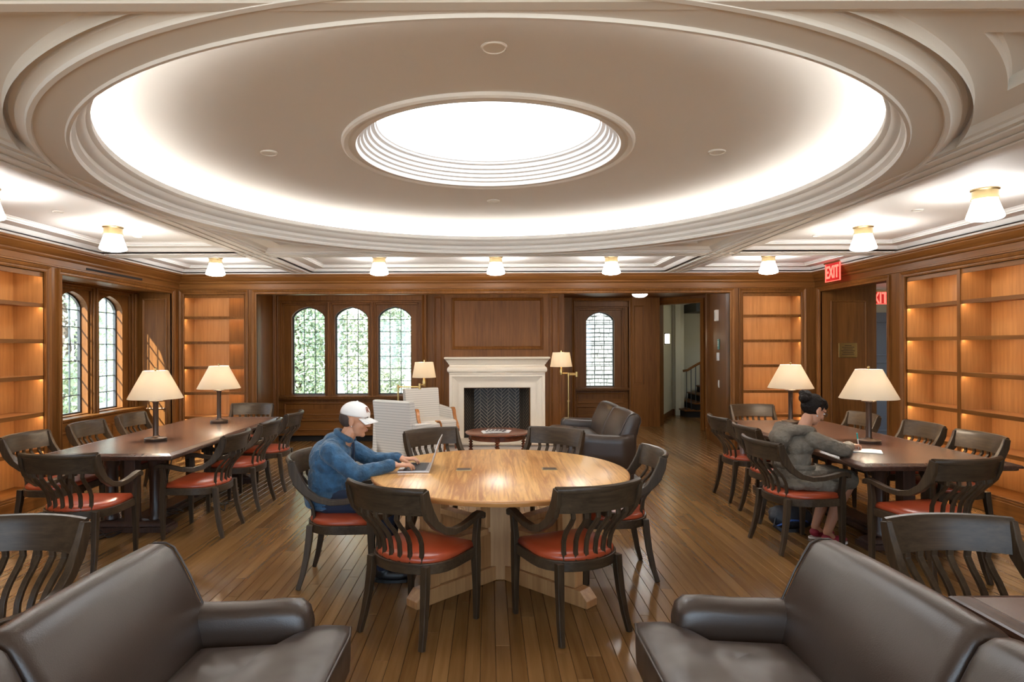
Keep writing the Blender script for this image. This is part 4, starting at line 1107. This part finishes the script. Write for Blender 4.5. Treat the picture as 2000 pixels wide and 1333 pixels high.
mb = MB(); mb.board([(.172, 0, .955), (.176, 0, .90), (.172, 0, .83), (.165, 0, .75)], .03, .012, (0, 1, 0)); mb.build('placket', 'denim_dark', shirt)
mb = MB(); mb.ell((.0, 0, .545), (.165, .185, .085))
for s in (-1, 1): mb.chain([(.02, s*.095, .550), (.44, s*.12, .548), (.40, s*.12, .11)], [.090, .072, .052])
bake('jeans', mb, 'denim_dark', man, .009, 3)
for s in (-1, 1):
    mb = MB(); mb.ell((.47, s*.12, .045), (.135, .047, .040)); mb.ell((.40, s*.12, .075), (.055, .045, .05)); sh = bake('shoe', mb, 'black', man, .007, 2)
    MB().loft([[(.47+.14*math.cos(a), s*.12+.05*math.sin(a), z) for a in [2*PI*i/16 for i in range(16)]] for z in (.002, .022)]).build('sole', 'black', sh)
# cap
mb = MB(); pr = []
for i in range(13):
    a = PI/2*i/12; pr.append((math.cos(a), math.sin(a)))
rg = [[xf(MH, (-.006 + .108*r*math.cos(2*PI*k/36), .0895*r*math.sin(2*PI*k/36), .048 + .088*z)) for k in range(36)] for r, z in [(1.0, -.12)] + pr]
mb.loft(rg); cap = mb.build('baseball_cap', 'cap_white', man, smooth=True)
mb = MB(); top = []
for i in range(9):
    u = i/8; row = []
    for k in range(13):
        v = -1 + 2*k/12
        xx = .085 + (.082*(1-.35*v*v))*u - .045*v*v; row.append(xf(MH, (xx, .082*v*(1-.06*u), .040 - .028*v*v*(.4+.6*u) - .020*u)))
    top.append(row)
for i in range(8):
    for k in range(12): mb.add([top[i][k], top[i+1][k], top[i+1][k+1], top[i][k+1]], [(0, 1, 2, 3)])
b_ = mb.build('brim', 'cap_white', cap, smooth=True); m = b_.modifiers.new('s', 'SOLIDIFY'); m.thickness = .005
MB().ell(xf(MH, (-.006, 0, .137)), (.008, .008, .005)).build('button', 'cap_white', cap, smooth=True)
fo = lettering('cap_letter', 'R', .058, .0016, 'cap_letter', cap)
fo.matrix_basis = MH @ Matrix.Translation((.083, -.032, .092)) @ Matrix.Rotation(math.radians(-24), 4, 'Z') @ Matrix.Rotation(PI/2, 4, 'Z') @ Matrix.Rotation(math.radians(62), 4, 'X')
mb = MB(); mb.ell(xf(MH, (-.042, 0, .010)), (.074, .0755, .070), MH.to_3x3()); mb.build('hair', 'stubble', man, smooth=True)
MB().ell(xf(MH, (.0, -.086, -.034)), (.004, .004, .004)).build('earring', 'silver', man, smooth=True)

# --- person in grey coat, writing
R2 = math.radians(10)
MH2 = Matrix.Translation((.175, 0, 1.105)) @ Matrix.Rotation(math.radians(32), 4, 'Y')
mb = MB(); head(mb, MH2, .96)
mb.caps((.125, 0, 1.04), (.07, 0, .93), .046, .052)
mb.chain([(.0, 0, .58), (.03, 0, .72), (.05, 0, .86)], [.10, .09, .09])
ARM2 = ((-1, (.06, -.150, .885), (.285, -.215, .800), (.535, .020, .800)), (1, (.06, .150, .885), (.33, .27, .798), (.52, .22, .785)))
for s, sh, el, wr in ARM2: mb.chain([sh, el, wr], [.045, .036, .024])
hand(mb, ARM2[0][3], (1, .22, -.10), 1, grip=True)
hand(mb, ARM2[1][3], (1, -.25, -.05), -1, drop=.012)
for s, ank in ((-1, (.265, -.045, .10)), (1, (.285, .125, .10))):
    kn = (.455, s*.085+.02, .520)
    mb.chain([(.02, s*.085, .56), kn], [.075, .060]); k = Vector(kn); a = Vector(ank); mid = k.lerp(a, .35) + Vector((-.02, 0, 0))
    mb.chain([kn, tuple(mid), ank], [.056, .054, .032]); mb.caps(ank, (ank[0]+.04, ank[1], .055), .030, .032)
wom = bake('person', mb, 'skin_woman', None, .0045, 3)
wom.location = (2.505, 5.11, 0); wom.rotation_euler = (0, 0, R2)
tag(wom, 'seated person in grey hooded coat and red shoes bent over the table, writing', 'person')
face_parts(wom, MH2)
mb = MB()
mb.ell((-.01, 0, .60), (.140, .180, .12)); mb.ell((.0, 0, .72), (.118, .148, .13)); mb.ell((.025, 0, .84), (.118, .165, .125)); mb.ell((-.02, 0, .82), (.105, .15, .13))
mb.caps((.045, -.130, .893), (.045, .130, .893), .066, .066); mb.ell((.05, 0, .935), (.085, .105, .05))
for s, sh, el, wr in ARM2:
    mb.chain([sh, el, tuple(Vector(wr).lerp(Vector(el), .27))], [.068, .058, .042]); v = (Vector(wr)-Vector(el)).normalized(); mb.caps(tuple(Vector(wr)-v*.11), tuple(Vector(wr)-v*.075), .046, .044)
for s in (-1, 1): mb.caps((.0, s*.085, .565), (.43, s*.09+.015, .535), .108, .086); mb.caps((-.04, s*.17, .54), (.28, s*.185, .50), .05, .05)
mb.ell((.20, 0, .575), (.25, .17, .07)); mb.ell((-.08, 0, .52), (.10, .21, .05))
coat = bake('coat', mb, 'coat', wom, .008, 3, .006)
mb = MB(); mb.ell((-.075, 0, .945), (.085, .135, .055)); mb.ell((-.125, 0, .885), (.075, .115, .075)); mb.ell((-.135, 0, .825), (.045, .075, .06)); mb.chain([(-.05, -.12, .96), (.05, -.125, .955), (.12, -.075, .94)], [.045, .036, .026]); mb.chain([(-.05, .12, .96), (.05, .125, .955), (.12, .075, .94)], [.045, .036, .026])
bake('hood', mb, 'coat', coat, .008, 3, .006)
mb = MB(); rgs = [[(.0+(.140+d)*math.cos(2*PI*i/40), (.166+d)*math.sin(2*PI*i/40), z) for i in range(40)] for d, z in ((0, .640), (.006, .642), (.006, .678), (0, .680))]
mb.loft(rgs, True, False); mb.build('belt', 'coat', coat, smooth=True)
mb = MB(); mb.board([(.128, -.06, .655), (.16, -.13, .60), (.18, -.165, .54)], .03, .006, (0, 0, 1)); mb.build('belt_end', 'coat', coat)
for s, ank in ((-1, (.265, -.045)), (1, (.285, .125))):
    mb = MB(); mb.ell((ank[0]+.075, ank[1], .038), (.110, .041, .032)); mb.ell((ank[0]-.005, ank[1], .055), (.042, .036, .036)); sh = bake('shoe', mb, 'shoe_red', wom, .006, 2)
    MB().loft([[(ank[0]+.062+.125*math.cos(a), ank[1]+.043*math.sin(a), z) for a in [2*PI*i/18 for i in range(18)]] for z in (.002, .018)]).build('sole', 'rubber', sh)
mb = MB(); E = lambda c, r: mb.ell(xf(MH2, c), r, MH2.to_3x3())
E((-.028, 0, .034), (.096, .083, .094)); E((.010, 0, .072), (.082, .074, .052)); E((-.115, .0, .050), (.050, .056, .052)); E((-.135, .03, .075), (.030, .032, .03)); E((-.14, -.03, .03), (.03, .034, .032))
E((-.10, .02, .09), (.034, .04, .03))
bake('hair', mb, 'hair', wom, .006, 2, .008)
mb = MB()
for s in (-1, 1):
    mb.tube([xf(MH2, (.098+.004*math.cos(a), s*.032+.021*math.cos(a), .010+.017*math.sin(a))) for a in [2*PI*i/16 for i in range(17)]], .0018, 6)
    mb.tube([xf(MH2, (.097, s*.053, .016)), xf(MH2, (.05, s*.072, .016)), xf(MH2, (-.01, s*.080, .012))], .0018, 6)
mb.tube([xf(MH2, (.100, -.011, .014)), xf(MH2, (.104, 0, .016)), xf(MH2, (.100, .011, .014))], .0018, 6); mb.build('glasses', 'black', wom)
MB().ell(xf(MH2, (-.002, -.084, -.048)), (.006, .006, .007)).build('earring', 'silver', wom, smooth=True)
# ------------------------------------------------------------------ small things
# laptop
lp = thing('laptop', 'slim silver laptop on the round oak table', 'laptop', (-.535, 4.53, .752))
MB().box((-.112, -.165, 0), (.112, .165, .014)).build('base', 'silver', lp, bev=.003)
MB().box((-.075, -.145, .0142), (.085, .145, .0150)).build('keyboard_well', 'ink', lp)
mb = MB()
for r in range(5):
    for c in range(13): mb.box((-.070+.030*r, -.142+.022*c, .015), (-.044+.030*r, -.124+.022*c, .0165))
o = mb.build('keys', 'black', lp); o['kind'] = 'stuff'
MB().box((-.108, -.05, .0141), (-.080, .05, .0146)).build('trackpad', 'white_plastic', lp)
T = Matrix.Translation((.112, 0, .012)) @ Matrix.Rotation(math.radians(18), 4, 'Y')
mb = MB(T); mb.box((-.004, -.165, 0), (.003, .165, .225)); sc_ = mb.build('screen_lid', 'silver', lp, bev=.002)
mb = MB(T); mb.box((-.0045, -.155, .012), (-.004, .155, .215)); mb.build('display', 'black', sc_)
# notebook and pen
nb = thing('notebook', 'open white notebook under the writing hand', 'notebook', (3.13, 5.22, .752), -28)
mb = MB()
for s in (-1, 1):
    mb.loft([[(s*x, y, z) for x, z in ((0, .002), (.07, .006), (.14, .002), (.14, 0), (0, 0))] for y in ((-.10, .10) if s > 0 else (.10, -.10))])
mb.build('pages', 'paper', nb); MB().box((-.145, -.105, -.0005), (.145, .105, .0)).build('cover', 'ink', nb)
pn = thing('pen', 'teal pen in the writing hand', 'pen', (3.125, 5.26, .775))
MB().tube([(0, 0, -.018), (-.010, -.01, .03), (-.022, -.02, .075)], .0045, 8).build('barrel', 'white_plastic', pn)
MB().tube([(-.022, -.02, .075), (-.034, -.03, .125)], .0055, 8).build('cap', 'pen_teal', pn)
# cup on chair, backpack
cu = thing('cup', 'clear silvery cup standing on a chair seat by the right long table', 'cup', (2.70, 6.62, .489))
MB().lathe([(0, 0), (.030, 0), (.038, .10), (.036, .10), (.029, .006), (0, .006)], (0, 0), 20).build('body', 'silver', cu, auto=40)
MB().lathe([(.039, .098), (.041, .104), (.034, .112), (0, .113)], (0, 0), 20).build('lid', 'white_plastic', cu, auto=40)
bk = thing('backpack', 'dark backpack with blue trim on the floor behind the grey-coat chair legs', 'bag', (2.70, 5.58, 0), 4)
mb = MB(); mb.ell((0, 0, .10), (.20, .10, .10)); mb.ell((.05, -.03, .08), (.14, .08, .075)); mb.ell((-.08, .02, .13), (.11, .08, .07)); bake('body', mb, 'bag_black', bk, .012, 3, .008)
MB().tube([(-.16, -.06, .04), (-.05, -.105, .10), (.08, -.108, .09), (.17, -.06, .04)], .008, 6).build('zip', 'bag_blue', bk)
MB().board([(-.16, -.04, .10), (-.20, -.08, .05), (-.14, -.12, .012), (0, -.13, .012)], .035, .006, (0, 0, 1)).build('strap', 'bag_black', bk)
# cables under the tables
def cable(label, pts, n=40):
    P = [Vector(p) for p in pts]; out = []
    for k in range(len(P)-1):
        p0, p1, p2, p3 = P[max(k-1, 0)], P[k], P[k+1], P[min(k+2, len(P)-1)]
        for i in range(8):
            t = i/8; out.append(tuple(.5*((2*p1)+(-p0+p2)*t+(2*p0-5*p1+4*p2-p3)*t*t+(-p0+3*p1-3*p2+p3)*t**3)))
    out.append(tuple(P[-1]))
    o = MB().tube(out, .0045, 6).build('power_cable', 'black', None, smooth=True)
    return tag(o, label, 'cable', 'black lamp cables under the tables')
random.seed(3)
def tangle(cx_, cy_, zz=.008): return [(cx_+random.uniform(-.14, .14), cy_+random.uniform(-.14, .14), zz+random.uniform(0, .05)) for _ in range(9)]
cable('black cable tangled on the floor under the left table, nearer one', [(-3.0, 5.9, .62), (-2.98, 5.7, .3)] + tangle(-2.92, 5.75, .095))
cable('black cable tangled on the floor under the left table, farther one', [(-2.9, 6.5, .60), (-2.86, 6.4, .3)] + tangle(-2.75, 6.30, .008))
cable('black cable looping beside the foot of the left table', tangle(-3.35, 5.35, .008))
cable('black cable tangled on the stretcher under the right table', [(3.2, 5.3, .62), (3.22, 5.2, .3)] + tangle(3.24, 5.25, .095))
# brass plaque
pq = thing('plaque', 'small brass plaque on the wooden panel inside the right doorway', 'plaque', (5.275, 9.145, 1.565))
MB().box((-.135, -.008, -.105), (.135, .0, .105)).build('plate', 'brass', pq, bev=.003)
mb = MB()
for i, w in enumerate((.05, .09, .07, .10, .08, .09)): mb.box((-w, -.0095, .065-.026*i), (w, -.008, .073-.026*i))
mb.build('engraving', 'bronze', pq)
# exit signs
def exit_sign(label, loc, rz, w=.36, h=.245):
    R = thing('exit_sign', label, 'exit sign', loc, rz, 'red exit signs')
    MB().box((-w/2, -.012, -h/2), (w/2, 0, h/2)).build('panel', 'sign_panel', R)
    MB().box((-w/2-.01, -.03, h/2), (w/2+.01, .02, h/2+.03)).build('housing', 'aged_brass', R, bev=.003)
    o = lettering('letters', 'EXIT', .215, .003, 'sign_red', R, .004); o.location = (0, -.0155, -.005); o.rotation_euler = (PI/2, 0, 0); o.scale = (.72, 1.12, 1)
    mb = MB(); mb.box((-w/2, -.014, -h/2), (-w/2+.006, .002, h/2)); mb.box((w/2-.006, -.014, -h/2), (w/2, .002, h/2)); mb.box((-w/2, -.014, -h/2), (w/2, .002, -h/2+.006)); mb.build('lit_edge', 'sign_red', R)
exit_sign('red EXIT sign over the right doorway, under the ceiling', (4.74, 8.56, 2.645), -90)
exit_sign('red exit sign half hidden inside the passage of the right doorway', (6.04, 9.68, 2.37), 0, .28, .19)
MB().box((4.74, 8.50, 2.69), (4.88, 8.62, 2.72)).build('sign_bracket', 'aged_brass', None)
tag(bpy.data.objects['sign_bracket'], 'small brass bracket carrying the red EXIT sign', 'bracket')
# devices on the splayed alcove return
def dev(name, label, cat, x, z, w, h, t, mat, extra=None):
    p = SM @ Vector((x, 0, z)); R = thing(name, label, cat, tuple(p), math.degrees(math.atan2(rd.y, rd.x)))
    MB().box((-w/2, -t, -h/2), (w/2, 0, h/2)).build('body', mat, R, bev=.004)
    if extra: MB().box((-w*.28, -t-.006, -h*.3), (w*.28, -t, h*.3)).build('face', extra, R, bev=.003)
    return R
dev('fire_strobe', 'white fire alarm strobe high on the alcove side wall', 'alarm', .80, 2.13, .12, .18, .05, 'white_plastic', 'silver')
sg = dev('wall_sign', 'small teal sign on the alcove side wall', 'sign', .86, 1.66, .13, .17, .012, 'sign_teal')
mb = MB(); mb.box((-.04, -.0135, .03), (.04, -.012, .045)); mb.box((-.04, -.0135, 0), (.03, -.012, .015)); mb.box((-.04, -.0135, -.03), (.02, -.012, -.015)); mb.build('print', 'white_plastic', sg)
dev('pull_station', 'small white box below the teal sign on the alcove wall', 'wall box', .86, 1.46, .09, .13, .03, 'white_plastic', 'silver')
dev('light_switch', 'white light switch low on the alcove side wall', 'switch', .86, 1.02, .075, .12, .008, 'white_plastic', 'paper')
# sconce in the stair hall
sn = thing('wall_sconce', 'glowing wall sconce in the stair hall behind the doorway', 'sconce', (3.79, 13.42, 1.79), math.degrees(math.atan2(1.86, .83)))
MB().box((-.05, -.015, -.13), (.05, .0, .13)).build('back_plate', 'bronze', sn)
MB().lathe([(0, -.10), (.055, -.10), (.055, .10), (0, .10)], (0, -.05), 20).build('shade', 'sconce_glass', sn, auto=40)
for z in (-.115, .105): MB().box((-.06, -.11, z), (.06, 0, z+.012)).build('bracket', 'bronze', sn)
# winding stair with railing
st = thing('staircase', 'winding stair with dark railing seen through the alcove doorway', 'staircase', (4.75, 14.6, 0))
for k in range(7):
    x0 = -.25 + .22*k
    MB().box((x0, -.35-.03*k, .165*k), (x0+.6, .85, .165*(k+1)-.03)).build('riser', 'dark_gap', st)
    MB().box((x0-.03, -.38-.03*k, .165*(k+1)-.03), (x0+.6, .85, .165*(k+1))).build('tread', 'panel_wood_x', st)
for k in range(9):
    x = -.22+.10*k; z0 = .165*(1+int((x+.25)/.22)); zt = 1.05 + .55*(max(0, x+.22))**.9 + .0
    MB().tube([(x, -.33-.012*k, z0), (x, -.33-.012*k, zt)], .010, 8).build('baluster', 'iron', st)
MB().tube([(-.30+.10*k, -.33-.012*(k-.8), 1.06 + .55*max(0, -.08+.10*k)**.9) for k in range(10)], .028, 10).build('handrail', 'panel_wood_x', st, smooth=True)
MB().box((-.05, -.5, 2.42), (.9, .5, 2.62)).build('upper_flight', 'iron', st)

# ------------------------------------------------------------------ garden and neighbours outside
MB().box((-60, -40, -.40), (60, 70, -.30)).build('ground', 'bounce_gravel', None); bpy.data.objects['ground']['kind'] = 'structure'
def tree(label, x, y, h, r, n, mat, zc=None):
    R = thing('tree', label, 'tree', (x, y, -.3), 0, 'trees outside the windows')
    MB().tube([(0, 0, 0), (.05, .03, h*.4), (-.05, .0, h*.75)], [.16, .12, .05], 10).build('trunk', 'bark', R, smooth=True)
    mb = MB(); zc = zc or h*.55
    for i in range(n):
        while True:
            p = Vector((random.uniform(-1, 1), random.uniform(-1, 1), random.uniform(-1, 1)))
            if .35 < p.length < 1: break
        c = Vector((p.x*r, p.y*r, zc + p.z*h*.5)); a = random.uniform(.045, .085)
        d = Vector((random.uniform(-1, 1), random.uniform(-1, 1), random.uniform(-1, 1))).normalized(); e = d.orthogonal().normalized()*a*.55; d = d*a
        mb.add([tuple(c-d), tuple(c+e), tuple(c+d), tuple(c-e)], [(0, 1, 2, 3)])
    o = mb.build('crown', mat, R); o['kind'] = 'stuff'
random.seed(11)
tree('leafy tree behind the three-light window, at its left light', -5.6, 18.0, 6.2, 1.06, 10000, 'leaf_a', 2.4)
tree('leafy tree behind the three-light window, at its middle light', -3.5, 18.8, 6.5, 1.06, 10000, 'leaf_b', 2.5)
tree('leafy tree behind the three-light window, at its right light', -1.4, 18.2, 6.0, 1.02, 10000, 'leaf_a', 2.4)
tree('tall tree farther off behind the three-light window', -3.0, 27.0, 9.5, 4.3, 18000, 'leaf_b', 3.6)
tree('leafy tree outside the side windows, before the pale building', -10.4, 15.2, 4.8, 1.3, 3500, 'leaf_b', 2.2)
tree('dark low tree outside the side windows', -9.2, 12.6, 2.4, .8, 2500, 'leaf_a', 1.0)
nbld = thing('building', 'pale stone house seen through the arched side windows', 'building', (-16, 20, -.3))
MB().box((-2, -7, 0), (4, 7, 6.5)).build('wall', 'limestone', nbld)
for y in (-4.5, -1.5, 1.5, 4.5):
    for z in (1.2, 4.0): MB().box((4.0, y-.5, z), (4.03, y+.5, z+1.6)).build('window', 'iron', nbld)
MB().loft([[(-2.3, -7.3, 6.5), (4.3, -7.3, 6.5), (1, -7.3, 8.6)], [(-2.3, 7.3, 6.5), (4.3, 7.3, 6.5), (1, 7.3, 8.6)]]).build('roof', 'slate', nbld)
sh = thing('slate_house', 'slate-hung house wall seen through the single arched window', 'building', (3.4, 18.6, -.3))
MB().box((-2.6, .12, 0), (2.6, 4, 5.2)).build('wall', 'limestone', sh)
mb = MB(); rnd = random.Random(5)
for r in range(40):
    z = .1 + r*.125; x = -2.6 - rnd.uniform(0, .25)
    while x < 2.6:
        w = rnd.uniform(.18, .34); t = rnd.uniform(0, .03)
        mb.add([(x, .0-t, z), (x+w-.012, .0-t, z+rnd.uniform(-.01, .01)), (x+w-.012, .035, z+.14), (x, .035, z+.14), (x, .12, z), (x+w-.012, .12, z)], [(0, 1, 2, 3), (0, 4, 5, 1), (0, 3, 4), (1, 5, 2)]); x += w
o = mb.build('slates', 'slate', sh); o['kind'] = 'stuff'

bpy.data.scenes.remove(BAKE)
